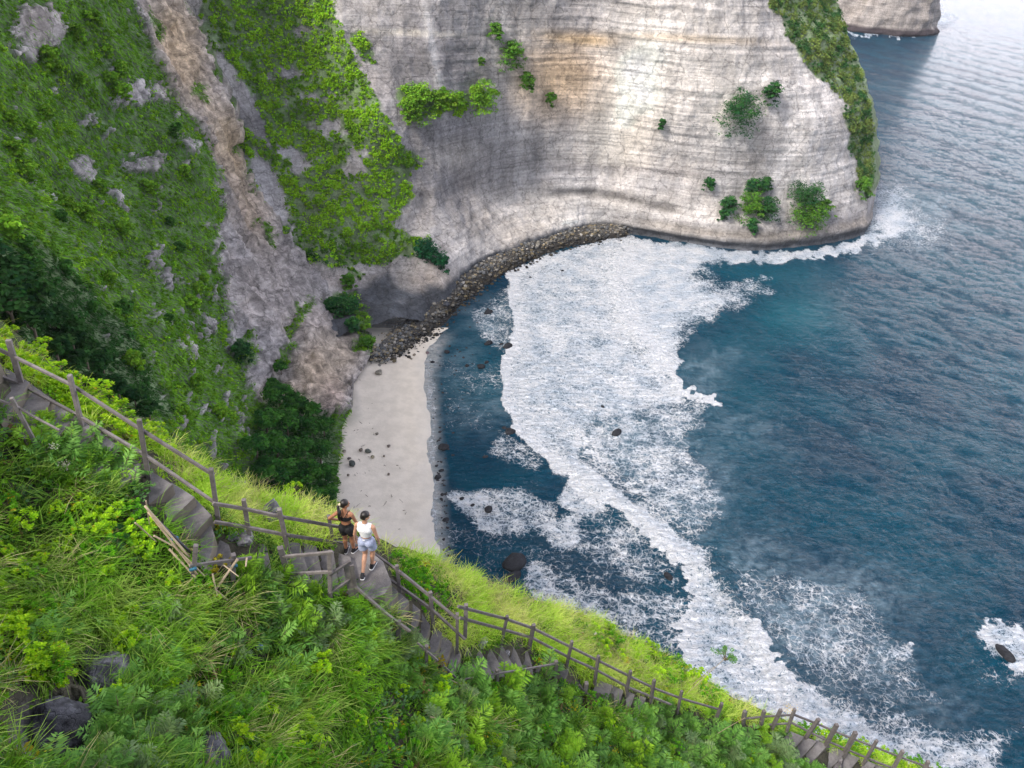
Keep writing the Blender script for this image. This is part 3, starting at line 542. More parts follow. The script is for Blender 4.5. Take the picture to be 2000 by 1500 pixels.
w1 = N.noise(N.pos((.19, .42, .2), (0, 0, .35)), 1.0, 8, .64, .35).outputs[0]; w2 = N.noise(N.pos((.75, 1.3, 1), (0, 0, -.2)), 1.0, 4, .6).outputs[0]
rd = lambda q: N.math('SUBTRACT', 1.0, N.math('MULTIPLY', N.math('ABSOLUTE', N.math('SUBTRACT', q, .5)), 2.2))
w0 = N.noise(N.pos((.07, .12, .2), (0, 0, .3)), 1.0, 6, .62, 1.1).outputs[0]; w3 = N.noise(N.pos((.36, .66, .6), (0, 0, -.1)), 1.0, 5, .62, .9).outputs[0]
h = N.math('ADD', N.math('ADD', N.math('MULTIPLY', rd(w0), .24), N.math('MULTIPLY', rd(w3), .85)), N.math('ADD', N.math('MULTIPLY', w1, .6), N.math('MULTIPLY', w2, .30)))
bm = N.bump(h, 1.0, 2.3); bm2 = N.bump(N.math('ADD', N.math('MULTIPLY', F_, .5), N.math('MULTIPLY', nz, N.math('MULTIPLY', fo, .6))), .6, .35, bm)
N.l(bm2, b.inputs['Normal'])
sea_o = mesh_np('sea', SP.reshape(-1, 3), grid_faces(*SX.shape), WAT, attrs=dict(wash=wash, foam=foam, fth=fth, milk=milk, shal=shal, teal=teal)); tag(sea_o, 'deep blue sea with white surf rolling into the bay', kind='structure')

# ------------------------------------------------------------------ beach
bx_, by_ = np.meshgrid(np.linspace(400, 960, 260), np.linspace(640, 1500, 360))
xwl = interp(by_, [(600, 900), (640, 880), (680, 846), (730, 834), (800, 836), (870, 842), (950, 850), (1065, 858), (1200, 868)])
P0 = at_z(bx_, by_, 0.0); dm = (xwl-bx_)/FPX*np.linalg.norm(P0-CAM, axis=-1)
zb = np.where(dm > 0, .055*dm+.0012*dm**2, .09*dm)+fbm(P0, .08, 3)*.10+fbm(P0, .8, 3)*.02
Pb = at_z(bx_, by_, zb)
SAND, nt, b = new_mat('beach_sand'); N = NT(nt); p = N.pos()
n_ = N.noise(p, .25, 6, .65).outputs[0]; n3 = N.noise(p, 4, 4, .7).outputs[0]
c = N.mix(N.mr(n_, .35, .65), (.58, .52, .44, 1), (.68, .61, .52, 1)); wet = N.attr('wet').outputs['Fac']
sp_ = N.mr(N.noise(p, 2.2, 3, .8).outputs[0], .66, .74); c = N.mix(N.math('MULTIPLY', sp_, N.math('MULTIPLY', N.attr('deb').outputs['Fac'], .8)), c, (.16, .14, .13, 1))
c = N.mix(N.math('MULTIPLY', wet, .8), c, (.47, .45, .43, 1)); c = N.mix(N.mr(n3, .3, .8, 0, .18), c, (.4, .36, .32, 1))
N.l(c, b.inputs['Base Color']); N.l(N.mr(wet, 0, 1, .9, .45), b.inputs['Roughness']); N.l(N.bump(N.math('ADD', n_, N.math('MULTIPLY', n3, .15)), .4, .4), b.inputs['Normal'])
wet_ = .45*(1-sst(.5, 7, dm+fbm(P0, .1, 3)*4))+.25*(1-sst(.0, 1.5, dm+fbm(P0, .2, 3))); deb_ = np.clip((1-sst(680, 790, bx_))+.25*(1-sst(690, 760, by_)), 0.12, 1)
tag(mesh_np('beach', Pb.reshape(-1, 3), grid_faces(*bx_.shape), SAND, attrs=dict(wet=wet_, deb=deb_)), 'pale sandy beach at the foot of the cliff', kind='structure')

# ------------------------------------------------------------------ rubble shore
cb = [(725, 712), (745, 690), (800, 640), (868, 572), (930, 525), (1000, 496), (1080, 466), (1150, 446), (1235, 452)]
wb = [(757, 700), (818, 679), (868, 640), (905, 598), (942, 566), (994, 532), (1042, 506), (1112, 485), (1216, 461)]
def strip(a, b, nu, nv, z0, z1):
    a = np.array(a, float); b = np.array(b, float); s = np.linspace(0, len(a)-1, nu); k = np.clip(s.astype(int), 0, len(a)-2); f = (s-k)[:, None]
    A_ = a[k]*(1-f)+a[k+1]*f; B_ = b[k]*(1-f)+b[k+1]*f; v = np.linspace(0, 1, nv)[:, None, None]
    Q = A_[None]*(1-v)+B_[None]*v; return Q[..., 0], Q[..., 1], (z0*(1-v)+z1*v)[..., 0]+0*Q[..., 0]
ax_, ay_, az_ = strip([(x-10, y-12) for x, y in cb], [(x+8, y+8) for x, y in wb], 260, 60, 3.4, -1.2)
Pa = at_z(ax_, ay_, az_); Pa[..., 2] += ridged(Pa, .5, 3)*.45
ca_ = np.array((.10, .095, .09))*np.ones(ax_.shape+(3,)); ca_ = ca_+(np.array((.17, .14, .09))-ca_)*(sst(.15, .5, n2(ax_, ay_, .06, 3))*sst(-.5, 2.5, az_))[..., None]; ca_ = ca_*(.25+.75*sst(.2, 2.6, az_+.6*fbm(Pa, .1, 3)))[..., None]
tag(mesh_np('shore_rubble', Pa.reshape(-1, 3), grid_faces(*ax_.shape), BOULD, vcol=ca_.reshape(-1, 3)), 'bank of dark rubble between the cliff foot and the surf', kind='structure')
def rock_shape(seed, sub=2, amp=.34, sq=(1, .85, .62)):
    bm = bmesh.new(); bmesh.ops.create_icosphere(bm, subdivisions=sub, radius=1.0)
    V = np.array([v.co[:] for v in bm.verts]); F = np.array([[v.index for v in f.verts] for f in bm.faces]); bm.free()
    r = np.random.default_rng(seed); d = fbm(V+seed*7.7, .9, 3); pl = r.normal(size=(7, 3)); pl /= np.linalg.norm(pl, axis=1)[:, None]
    V = V*(1+amp*d)[:, None]
    for q in pl:
        c_ = .62+.25*r.random(); h_ = V@q; V = V-np.outer(np.clip(h_-c_, 0, 9)*.85, q)
    return V*np.array(sq), F
protos = [rock_shape(k, 1) for k in range(6)]
n = 5200; ui = rng.integers(0, ax_.size, n*2); ui = ui[rng.random(n*2) < (.35+.65*sst(-1.4, 1.0, az_.ravel()[ui]))][:n]; n = len(ui)
C = Pa.reshape(-1, 3)[ui]+rng.normal(size=(n, 3))*[1.6, 1.6, .1]; zc_ = az_.ravel()[ui]
VV, FF, CC = [], [], []; off = 0
for k in range(n):
    V, F = protos[k % 6]; s = .26+.95*rng.random()**4; an = rng.random()*6.28; c_, s_ = math.cos(an), math.sin(an)
    Rm = np.array([[c_, -s_, 0], [s_, c_, 0], [0, 0, 1]]); q = (V*s)@Rm.T+C[k]+[0, 0, s*.2]
    wetk = .16+.72*float(sst(.2, 2.4, zc_[k]+.4*rng.normal())); base = np.array([(.18, .17, .15), (.23, .19, .12), (.12, .125, .13), (.34, .32, .29)][rng.choice(4, p=[.35, .2, .38, .07])])*wetk
    VV.append(q); FF.append(F+off); off += len(q); CC.append(np.repeat(base[None]*(1.1+.6*rng.random()), len(q), 0))
tag(mesh_np('shore_stones', np.concatenate(VV), np.concatenate(FF), BOULD, vcol=np.concatenate(CC), smooth=False), 'loose stones heaped along the cliff foot and waterline', kind='stuff', cat='stones')

# boulders one can tell apart
def rock_obj(name, pos, r, seed, colr, label, cat, group=None, sq=(1, .85, .62), rz=0.0, sink=.15):
    V, F = rock_shape(seed, 3, .34, sq); c_, s_ = math.cos(rz), math.sin(rz)
    V = V@np.array([[c_, -s_, 0], [s_, c_, 0], [0, 0, 1]]).T*r; V[:, 2] += r*sq[2]*(1-2*sink)*.6
    cv = np.array(colr)*(.8+.3*sst(-.3, .3, fbm(V+seed, 1.2/r, 3)))[:, None]
    o = mesh_np(name, V, F, BOULD, vcol=cv, smooth=True); o.location = [float(a) for a in pos]; return tag(o, label, cat, group)
WETR = (.028, .030, .036)
for (x, y, wpx, lab, sq) in [
 (1005, 1092, 44, 'large dark rounded rock in the sea just beyond the grassy ridge', (1, .8, .6)), (1000, 1122, 36, 'dark low rock half hidden by the grass edge, below the large rounded rock', (1, .6, .4)),
 (1304, 1124, 19, 'dark rock with a wake of lacy foam, left of the breaking wave crest', (.75, 1, .7)), (1205, 843, 22, 'pointed black rock alone in the middle of the white surf', (1, .6, .7)),
 (1177, 793, 9, 'tiny dark rock showing through the surf above the pointed black rock', (1, .8, .5)), (954, 993, 17, 'black rock in the foam tongue nearest the beach', (1, .9, .7)),
 (902, 972, 10, 'small dark rock at the tip of the foam tongue', (1, .8, .5)), (923, 985, 9, 'small dark rock between two others in the foam tongue', (1, .8, .5)),
 (867, 870, 20, 'round black rock in the shallows level with the boulders on the sand', (1, .9, .6)), (996, 840, 21, 'round dark rock touching the edge of the white surf', (1, 1, .6)),
 (985, 834, 10, 'small dark rock beside the round one at the surf edge', (1, 1, .5)), (992, 676, 19, 'dark square rock at the left edge of the surf near the rubble', (1, .9, .8)), (979, 671, 10, 'small rock left of the dark square rock', (1, .7, .5)),
 (954, 668, 17, 'dark rock in the wash below the rubble shore', (1, .7, .6)), (939, 714, 16, 'dark round rock between the beach and the surf', (1, .9, .6)), (950, 706, 11, 'small long rock up right of the dark round rock', (1, .6, .5)), (912, 713, 9, 'small rock with foam round it left of the dark round rock', (1, .8, .5)),
 (954, 608, 17, 'dark rock in the water off the end of the rubble bank', (1, .7, .6)), (1963, 1272, 34, 'long black rock ringed with foam at the right edge of the photo', (.5, 1, .5)),
 (855, 930, 14, 'black rock amid the spray at the waterline', (1, .8, .6)), (862, 917, 12, 'wet black rock uppermost in the spray at the waterline', (1, .7, .5)), (873, 686, 12, 'dark rock in the shallows at the top corner of the beach', (1, .8, .5)),
 (845, 706, 9, 'small dark rock at the water edge near the top of the beach', (1, .8, .5)), (948, 890, 12, 'submerged dark rock mid way between beach and crest', (1, .7, .2)), (871, 1013, 14, 'dark rock beside the lower waterline stones', (1, .8, .4)),
 (1036, 541, 7, 'dark stone in the surf just off the rubble', (1, .7, .5)), (1098, 528, 8, 'dark stone in the surf farther along the rubble', (1, .7, .5))]:
    P = at_z(x, y+wpx*.2, 0); r = wpx/2/FPX*np.linalg.norm(P-CAM)*1.08
    rock_obj('sea_rock', P, r, int(x)*3+int(y), WETR, lab, 'rock', sq=sq, rz=(.7 if wpx != 34 else .45), sink=.3)
for (x, y, wpx, lab, cl) in [
 (687, 903, 15, 'dark green-black boulder, largest on the sand near the trees', (.07, .08, .075)), (705, 877, 9, 'brown boulder in the pair on the sand', (.2, .17, .14)), (719, 879, 13, 'grey-green boulder, right one of the pair on the sand', (.15, .16, .14)),
 (728, 891, 8, 'small tan stone below the boulder pair', (.33, .29, .2)), (759, 870, 8, 'brown stone right of the boulder pair', (.2, .17, .15)), (682, 894, 8, 'brown boulder just above the largest dark one', (.18, .16, .14)), (664, 871, 13, 'flat grey boulder against the beach-side trees', (.2, .19, .18)), (672, 880, 8, 'tan stone below the flat grey boulder', (.25, .22, .18)),
 (736, 846, 7, 'small oval grey stone alone in mid beach', (.2, .18, .15)), (740, 725, 16, 'grey boulder fallen at the foot of the tan cliff', (.26, .24, .2)), (746, 706, 12, 'grey slab at the end of the rubble on the sand', (.26, .25, .22)), (750, 890, 5, 'tiny brown stone in line with the boulders', (.2, .17, .14)), (759, 925, 6, 'small brown stone low on the open sand', (.2, .17, .14)),
 (809, 692, 7, 'brown stone on the sand by the rubble corner', (.2, .17, .13)), (835, 688, 8, 'purplish stone at the tip of the rubble corner', (.2, .15, .16)), (771, 698, 6, 'pale brown stone on the sand near the rubble', (.24, .2, .16)), (803, 700, 5, 'tiny stone below the brown stone by the rubble', (.22, .19, .15)), (872, 592, 16, 'dark blue-grey boulder lodged on top of the rubble', (.06, .065, .08)), (680, 927, 6, 'small stone on the sand beneath the largest dark boulder', (.2, .17, .14))]:
    zz_ = 4.0 if y < 600 else max(.2, float((interp(y, [(680, 846), (800, 836), (1065, 858)])-x)/6.3*.055+.02*((interp(y, [(680, 846), (800, 836), (1065, 858)])-x)/20)**2))
    P = at_z(x, y+wpx*.2, zz_); r = wpx/2/FPX*np.linalg.norm(P-CAM)*1.05
    rock_obj('boulder', P, r, int(x)+int(y)*5, cl, lab, 'boulder', rz=float(x), sink=.25)
pr = [rock_shape(100+k, 2)[0:2] for k in range(4)]; pm = []
for k, (V, F) in enumerate(pr):
    o = mesh_np('pebble', V*.55, F, BOULD, vcol=np.repeat(np.array([[.035, .035, .04]]), len(V), 0), smooth=True); pm.append(o)
cnt = 0
def put(o0, P, s, label, cat, group, first=set()):
    if o0.name in first: o = o0.copy(); COL.objects.link(o)
    else: o = o0; first.add(o0.name)
    o.location = [float(a) for a in P]; o.scale = (s, s*.9, s*.8); o.rotation_euler = (0, 0, rng.random()*6.28); return tag(o, label, cat, group)
for k in range(150):
    yb = rng.uniform(690, 1090); xb = interp(yb, [(680, 850), (800, 842), (950, 855), (1065, 864), (1100, 868)])+abs(rng.normal())*(9 if yb > 900 else 34)
    if yb < 720: xb += rng.uniform(0, 50)
    if k < 40: yb = rng.uniform(560, 700); xb = interp(yb, [(560, 965), (600, 935), (650, 890), (700, 850)])+abs(rng.normal())*26+6
    P = at_z(xb, yb, -.08); put(pm[k % 4], P, .5+1.0*rng.random()**2, 'small dark wet stone awash along the waterline', 'stone', 'small wet stones awash along the waterline')

# ------------------------------------------------------------------ islet
th_ = np.linspace(0, 2*math.pi, 121)[:-1]; hh = np.linspace(-3, 80, 60)
ctr = np.array([415, 1012, 0.]); rx, ry = 68, 52
IV = []
for h_ in hh:
    k = 1-.30*np.clip(h_/80, 0, 1)**1.3+(.06*math.exp(-((h_-2)/4)**2)); k = k*(1 if h_ < 66 else math.sqrt(max(0, 1-((h_-66)/15)**2)))
    IV.append(np.stack([ctr[0]+rx*k*np.cos(th_), ctr[1]+ry*k*np.sin(th_), h_+0*th_], -1))
IV = np.array(IV); dd = ridged(IV*np.array([1, 1, .35]), .03, 5)*9+fbm(IV, .1, 4)*4; cn = IV-ctr; cn[..., 2] = 0; cn /= np.linalg.norm(cn, axis=-1, keepdims=True)+1e-6
IV = IV+cn*dd[..., None]*(1-.5*sst(66, 80, IV[..., 2]))[..., None]
vg = sst(.0, .3, fbm(IV*np.array([1, 1, .5]), .035, 4)+.012*(IV[..., 2]-38)); wt = 1-sst(5, 9, IV[..., 2]+2*fbm(IV, .1, 3))
ci = np.ones(IV.shape)*np.array((.34, .31, .29)); ci = ci*(1-vg[..., None])+np.array((.13, .14, .07))*vg[..., None]; ci = ci*(1-wt[..., None])+np.array((.06, .05, .055))*wt[..., None]
r_, c_n = IV.shape[:2]; i = np.arange((r_-1)*c_n); a = i//c_n*c_n+i % c_n; a2_ = i//c_n*c_n+(i+1) % c_n; F = np.stack([a, a2_, a2_+c_n, a+c_n], -1)
tag(mesh_np('islet', IV.reshape(-1, 3), F, ROCK, vcol=ci.reshape(-1, 3)), 'rocky islet beyond the headland', kind='structure')

# dead wood washed up on the sand
DRIFT = rock_mat('driftwood', False, 6.0)
for k in range(46):
    if k < 34: x = rng.uniform(662, 730); y = rng.uniform(700, 1010); x = max(x, interp(y, [(700, 712), (780, 678), (850, 662), (1010, 656)])+rng.random()*10)
    else: x = rng.uniform(690, 800); y = rng.uniform(900, 1050)
    D0 = float((interp(y, [(680, 846), (800, 836), (1065, 858)])-x)/6.3); P = at_z(x, y, .055*D0+.0012*D0**2+.1); L = .4+1.3*rng.random()**2; a = rng.random()*3.14
    bm = bmesh.new(); q = [Vector((float(P[0]+math.cos(a)*L*(f-.5)+.08*rng.normal()), float(P[1]+math.sin(a)*L*(f-.5)+.08*rng.normal()), float(P[2])+.03)) for f in (0, .5, 1)]
    for A_, B_ in zip(q[:-1], q[1:]):
        r_ = .03+.05*rng.random(); d_ = (B_-A_); s_ = Vector((-d_.y, d_.x, 0)).normalized()*r_; u_ = Vector((0, 0, r_)); vs = [[bm.verts.new(W_+s_*math.cos(t)+u_*math.sin(t)) for t in (0, 1.26, 2.51, 3.77, 5.03)] for W_ in (A_, B_)]
        for j in range(5): bm.faces.new((vs[0][j], vs[0][(j+1) % 5], vs[1][(j+1) % 5], vs[1][j]))
        bm.faces.new(vs[0][::-1]); bm.faces.new(vs[1])
    me = bpy.data.meshes.new('driftwood'); bm.to_mesh(me); bm.free(); me.materials.append(DRIFT); at_ = me.attributes.new('tint', 'FLOAT_COLOR', 'POINT'); at_.data.foreach_set('color', np.tile(np.array([.14, .12, .10, 1.0]), len(me.vertices)).astype(np.float32))
    o = bpy.data.objects.new('driftwood', me); COL.objects.link(o)
    tag(o, 'thin grey piece of driftwood along the back of the beach' if k < 34 else 'short dark scrap of driftwood on the open sand near the people', 'driftwood', 'driftwood along the back of the beach' if k < 34 else 'driftwood scraps on the open sand')

# ------------------------------------------------------------------ near ridge with the stair path
ZS = 1.07
_zp = [(-400, -4.4), (-300, -5.2), (-100, -6.8), (20, -7.56), (280, -8.54), (420, -9.37), (560, -10.37), (715, -11.08), (770, -11.55), (890, -13.3), (1000, -14.25), (1250, -17.8), (1500, -20.56), (1650, -22.44), (1750, -23.65), (1900, -25.4), (2200, -29)]
def zpath(x): return CAMH+ZS*interp(x, _zp)
FOOT = [(-150, 640), (-40, 700), (45, 750), (160, 830), (288, 922), (428, 1020), (488, 1048), (564, 1082), (650, 1075), (782, 1180), (846, 1230), (893, 1280), (980, 1250), (1034, 1265), (1105, 1305), (1222, 1355), (1270, 1370), (1400, 1402), (1505, 1425), (1610, 1460), (1685, 1492), (1738, 1510), (1900, 1570), (2100, 1650)]
_fx = np.array([f[0] for f in FOOT], float); _fD = np.array([np.hypot(*at_z(f[0], f[1], zpath(f[0]))[:2]) for f in FOOT])
def Dsea(x): return np.interp(x, _fx, _fD)
EDGE = [(-500, 350), (-300, 450), (-100, 580), (0, 665), (60, 705), (110, 745), (200, 800), (300, 865), (400, 925), (480, 955), (560, 985), (640, 1008), (700, 1040), (760, 1068), (860, 1105), (950, 1142), (1050, 1182), (1150, 1212), (1200, 1235), (1300, 1290), (1350, 1322), (1450, 1378), (1550, 1424), (1650, 1460), (1750, 1490), (1850, 1528), (2000, 1590), (2400, 1760)]
g = []
for (x, y) in FOOT: g.append(zc(x, y-4, zpath(x)-.18))
for (x, y) in [(-300, 450), (-100, 580), (0, 665), (110, 745), (200, 800), (300, 865), (400, 925), (560, 985), (700, 1040), (860, 1105), (1050, 1182), (1200, 1235), (1350, 1322), (1550, 1424), (1750, 1490), (2000, 1590)]: g.append(zc(x, y, zpath(x)-.55))
for (x, y) in [(30, 860), (200, 960), (330, 1080), (470, 1150), (640, 1185), (760, 1240), (860, 1310), (960, 1350), (1110, 1385), (1300, 1440), (1500, 1480), (1650, 1540)]: g.append(zc(x, y, zpath(x)-.32))
for (x, y, t) in [(0, 1150, 12.4), (200, 1250, 12.2), (0, 1500, 9.6), (300, 1450, 10.9), (450, 1330, 12.4), (700, 1350, 13.4), (700, 1500, 12.6), (900, 1450, 14.8), (1100, 1480, 17.8), (1300, 1550, 20.5), (1500, 1600, 23.5), (1800, 1700, 28), (0, 1900, 6.0), (500, 1900, 7.6), (1000, 1900, 11), (1500, 1900, 17), (-300, 1200, 10.5), (-300, 1700, 7), (2300, 1900, 30), (-500, 800, 14)]: g.append((x, y, t*ZS))
T3 = tps(g)
nx = 640; ny = 330
gx = np.linspace(-420, 2250, nx); v = np.linspace(0, 1, ny)[:, None]
ed = interp(gx, EDGE)+n2(gx, 0*gx, .02, 4, off=81)*9
RX = np.repeat(gx[None], ny, 0); RY = ed[None]+v**1.05*(1880-ed[None])
def ground(px, py): return at_t(px, py, T3(px, py))
# dark rocky gullies in the near slope
GUL = [(100, 1430, 90, 75, 35, 1.2), (40, 1290, 50, 26, -25, .8), (190, 1300, 60, 45, 30, 1.1), (190, 1360, 30, 60, 25, .7), (400, 1475, 65, 40, 10, 1.1), (650, 1430, 24, 60, 10, .9), (30, 880, 32, 22, 10, .9), (290, 1400, 30, 30, 0, .3), (395, 1330, 26, 30, 0, .5), (860, 1340, 16, 26, 0, .6), (1330, 1410, 36, 22, 15, .9), (1160, 1330, 50, 20, 25, .7)]
def gully(px, py):
    r = np.clip(n2(px, py, .014, 3, off=201)*1.6-.28, 0, .55)*(np.asarray(py) > interp(px, FOOT)+45); wx = px+n2(px, py, .03, 3, off=4)*20; wy = py+n2(px, py, .03, 3, off=14)*20
    for (x, y, a, b_, an, k) in GUL:
        an = math.radians(an); dx, dy = wx-x, wy-y; r = np.maximum(r, k*np.exp(-(((dx*math.cos(an)+dy*math.sin(an))/a)**2+((-dx*math.sin(an)+dy*math.cos(an))/b_)**2)))
    return r
P3 = ground(RX, RY); N3 = normals(P3)
gl = gully(RX, RY)
off_path = sst(20, 60, pline(RX, RY, [(x, y) for x, y in FOOT]))
d = fbm(P3, .9, 4)*.22*off_path+ridged(P3, 2.2, 3)*.06-sst(.2, .7, gl)*.75+fbm(P3, .45, 2)*.32*off_path+sst(.25, .7, gl)*ridged(P3, 1.6, 4)*.22
P3 = P3+np.array([0, 0, 1.0])*d[..., None]
rows = [P3]; e = P3[0]
rows = []
for k, (o_, dz) in enumerate([(46, 146), (38, 120), (30, 92), (22, 66), (15, 44), (10, 28), (7, 17), (4.5, 9.5), (3.0, 5.6), (2.0, 3.2), (1.3, 1.8), (.8, .9), (.4, .32), (.18, .09)]):
    q = e.copy(); q[:, 1] += o_*.97; q[:, 0] += o_*.05; q[:, 2] -= dz; q[:, 2] += fbm(q, .15, 3)*min(dz*.15, 2); rows.append(q)
P3f = np.concatenate([np.stack(rows), P3], 0)
colr = blobs(RX, RY, (.075, .07, .05), []); rk3 = sst(.3, .6, gl)
colr = colr*(1-rk3[..., None])+np.array((.11, .11, .125))*rk3[..., None]
colr = colr*(.7+.5*sst(-.3, .4, fbm(P3, 1.2, 4)))[..., None]
colr = np.concatenate([np.repeat(colr[:1]*np.array((.7, 1.0, .5)), 14, 0), colr], 0)
NEARG = rock_mat('near_ground', False, 9.0)
tag(mesh_np('ridge_ground', P3f.reshape(-1, 3), grid_faces(*P3f.shape[:2]), NEARG, vcol=colr.reshape(-1, 3)), 'steep grassy ridge carrying the stair path', kind='structure')

# ---- materials for the path
CONC, nt, b = new_mat('worn_concrete'); N = NT(nt); p = N.pos()
n_ = N.noise(p, 3, 7, .7).outputs[0]; n4 = N.noise(p, 40, 3, .7).outputs[0]; info = N.n('ObjectInfo')
c = N.mix(N.mr(n_, .3, .7), (.10, .092, .09, 1), (.20, .185, .178, 1)); c = N.mix(N.mr(n4, .55, .75, 0, .5), c, (.33, .31, .29, 1)); c = N.mix(N.mr(n4, .25, .45, .5, 0), c, (.06, .055, .05, 1))
gn = N.n('NewGeometry'); sx = N.n('SeparateXYZ'); N.l(gn.outputs['Normal'], sx.inputs[0])
c = N.mix(N.mr(sx.outputs[2], .3, .8, .55, 0), c, (.15, .125, .075, 1)); c = N.mix(1.0, c, N.mr(info.outputs['Random'], 0, 1, .85, 1.12, False), 'MULTIPLY')
N.l(c, b.inputs['Base Color']); b.inputs['Roughness'].default_value = .9; N.l(N.bump(N.math('ADD', n_, N.math('MULTIPLY', n4, .25)), .5, .03), b.inputs['Normal'])
WOOD, nt, b = new_mat('weathered_wood'); N = NT(nt); p = N.pos()
n_ = N.noise(p, 6, 5, .7).outputs[0]; n4 = N.noise(N.pos((6, 60, 60)), 1, 4, .6).outputs[0]; info = N.n('ObjectInfo')
c = N.mix(N.mr(n_, .3, .7), (.11, .095, .092, 1), (.20, .178, .168, 1)); c = N.mix(N.mr(n4, .5, .7, 0, .5), c, (.09, .08, .08, 1)); c = N.mix(1.0, c, N.mr(info.outputs['Random'], 0, 1, .8, 1.2, False), 'MULTIPLY')
N.l(c, b.inputs['Base Color']); b.inputs['Roughness'].default_value = .85; N.l(N.bump(n4, .4, .01), b.inputs['Normal'])
def plain(name, col, rough=.8, bump=0.0, bs=30):
    m, nt, b = new_mat(name); N = NT(nt); p = N.pos(); n_ = N.noise(p, bs, 4, .6).outputs[0]
    N.l(N.mix(N.mr(n_, .3, .7), tuple(x*.82 for x in col)+(1,), tuple(min(1, x*1.12) for x in col)+(1,)), b.inputs['Base Color']); b.inputs['Roughness'].default_value = rough
    if bump: N.l(N.bump(n_, bump, .01), b.inputs['Normal'])
    return m
BAMB = plain('dry_bamboo', (.42, .33, .22), .7, .2); PIPE = plain('dark_pipe', (.03, .032, .038), .4); ROPE = plain('blue_cord', (.02, .12, .2), .6)

# ---- steps
def prism(bm, top, depth, jit=.012):
    top = np.array(top); bot = top.copy(); bot[:, 2] -= depth; n = len(top)
    vs = [bm.verts.new(q) for q in top]+[bm.verts.new(q) for q in bot]
    bm.faces.new(vs[:n]); bm.faces.new(vs[n:][::-1])
    for k in range(n): bm.faces.new((vs[k], vs[n+k], vs[n+(k+1) % n], vs[(k+1) % n]))
def bm_obj(name, bm, mat, parent=None, smooth=False, bev=0.0, sub=0, noise=0.0):
    bmesh.ops.recalc_face_normals(bm, faces=bm.faces)
    if bev: bmesh.ops.bevel(bm, geom=list(bm.edges), offset=bev, segments=2, affect='EDGES', profile=.6)
    me = bpy.data.meshes.new(name); bm.to_mesh(me); bm.free(); me.materials.append(mat)
    me.polygons.foreach_set('use_smooth', np.full(len(me.polygons), smooth))
    if noise:
        V = np.zeros(len(me.vertices)*3); me.vertices.foreach_get('co', V); V = V.reshape(-1, 3); V += np.stack([fbm(V, 4, 3, off=k*5) for k in range(3)], -1)*noise; me.vertices.foreach_set('co', V.ravel())
    o = bpy.data.objects.new(name, me); COL.objects.link(o)
    if parent: o.parent = parent
    return o
def stairs(label, nos, first, group=None):
    """nos: nosing lines (outer x,y, inner x,y); every step a part"""
    root = empty('concrete_stairs', (0, 0, 0), label, 'stairs', group)
    prev = first
    lastx = None
    for (ox, oy, ix, iy) in nos:
        if lastx is not None and ox-lastx > 80: prev = (ox-24, oy-9, ix-24, iy-9)
        lastx = ox
        z = float(zpath((ox+ix)/2))
        exx, exy = (ix-ox)*.18, (iy-oy)*.18
        ewx, ewy = ((ix-ox)*.45, (iy-oy)*.45) if ox < 420 else (exx, exy)
        q = []
        for (x, y) in [(ox-exx, oy-exy), (ox*.5+ix*.5+2, oy*.5+iy*.5), (ix+ewx, iy+ewy), (prev[2]+ewx-4, prev[3]+ewy-3), (prev[0]-exx-4, prev[1]-exy-3)]: q.append(at_z(x, y, z))
        bm = bmesh.new(); prism(bm, q, .75)
        bm_obj('step', bm, CONC, root, False, .014, 0, .02); prev = (ox, oy, ix, iy)
    return root
st_a = [(-55, 690, -90, 745), (-5, 722, -40, 780), (52, 756, 18, 806), (96, 788, 62, 835), (140, 818, 104, 862), (182, 848, 146, 892), (226, 880, 188, 925), (270, 915, 232, 955), (331, 952, 294, 982), (372, 978, 326, 1020), (406, 1014, 360, 1058), (418, 1053, 406, 1098), (448, 1070, 455, 1104), (520, 1072, 530, 1128)]
st_b = [(556, 1070, 572, 1132), (588, 1072, 606, 1135), (620, 1080, 632, 1152), (652, 1088, 662, 1152), (686, 1096, 694, 1150), (752, 1140, 734, 1175), (774, 1160, 757, 1193), (796, 1178, 778, 1210), (819, 1197, 808, 1233), (838, 1226, 828, 1254), (861, 1243, 848, 1282), (881, 1262, 868, 1296), (898, 1284, 884, 1316)]
st_c = [(917, 1272, 940, 1320), (937, 1268, 962, 1318), (960, 1268, 983, 1314), (984, 1266, 1005, 1310), (1006, 1268, 1022, 1306), (1032, 1278, 1040, 1312)]
r1 = stairs('wide worn grey concrete steps coming down from the left edge, nearest the bamboo barrier', st_a, (-110, 660, -140, 700))
r2 = stairs('curving concrete steps and landing where the two people stand', st_b, (522, 1072, 532, 1128))
r3 = stairs('fan of narrow dark concrete steps below the tall post', st_c, (900, 1278, 888, 1318))
st_d = []
for x in (1062, 1084, 1106, 1190, 1212, 1234, 1256): y = float(interp(x, FOOT)); st_d.append((x+4, y+2, x-8, y+28))
for x in (1560, 1584, 1606, 1640, 1668, 1700, 1730): y = float(interp(x, FOOT)); st_d.append((x+6, y+2, x-26, y+34))
r4 = stairs('lowest run of rough grey steps dropping away to the bottom right', st_d, (1040, 1275, 1030, 1310))
LZ = CAMH-11.08*ZS
bm = bmesh.new(); prism(bm, [at_z(x, y, LZ) for x, y in [(640, 1062), (700, 1058), (748, 1096), (765, 1138), (752, 1160), (728, 1170), (692, 1150), (688, 1110), (655, 1096)]], .6); bm_obj('landing', bm, CONC, r2, False, .02, 0, .02)
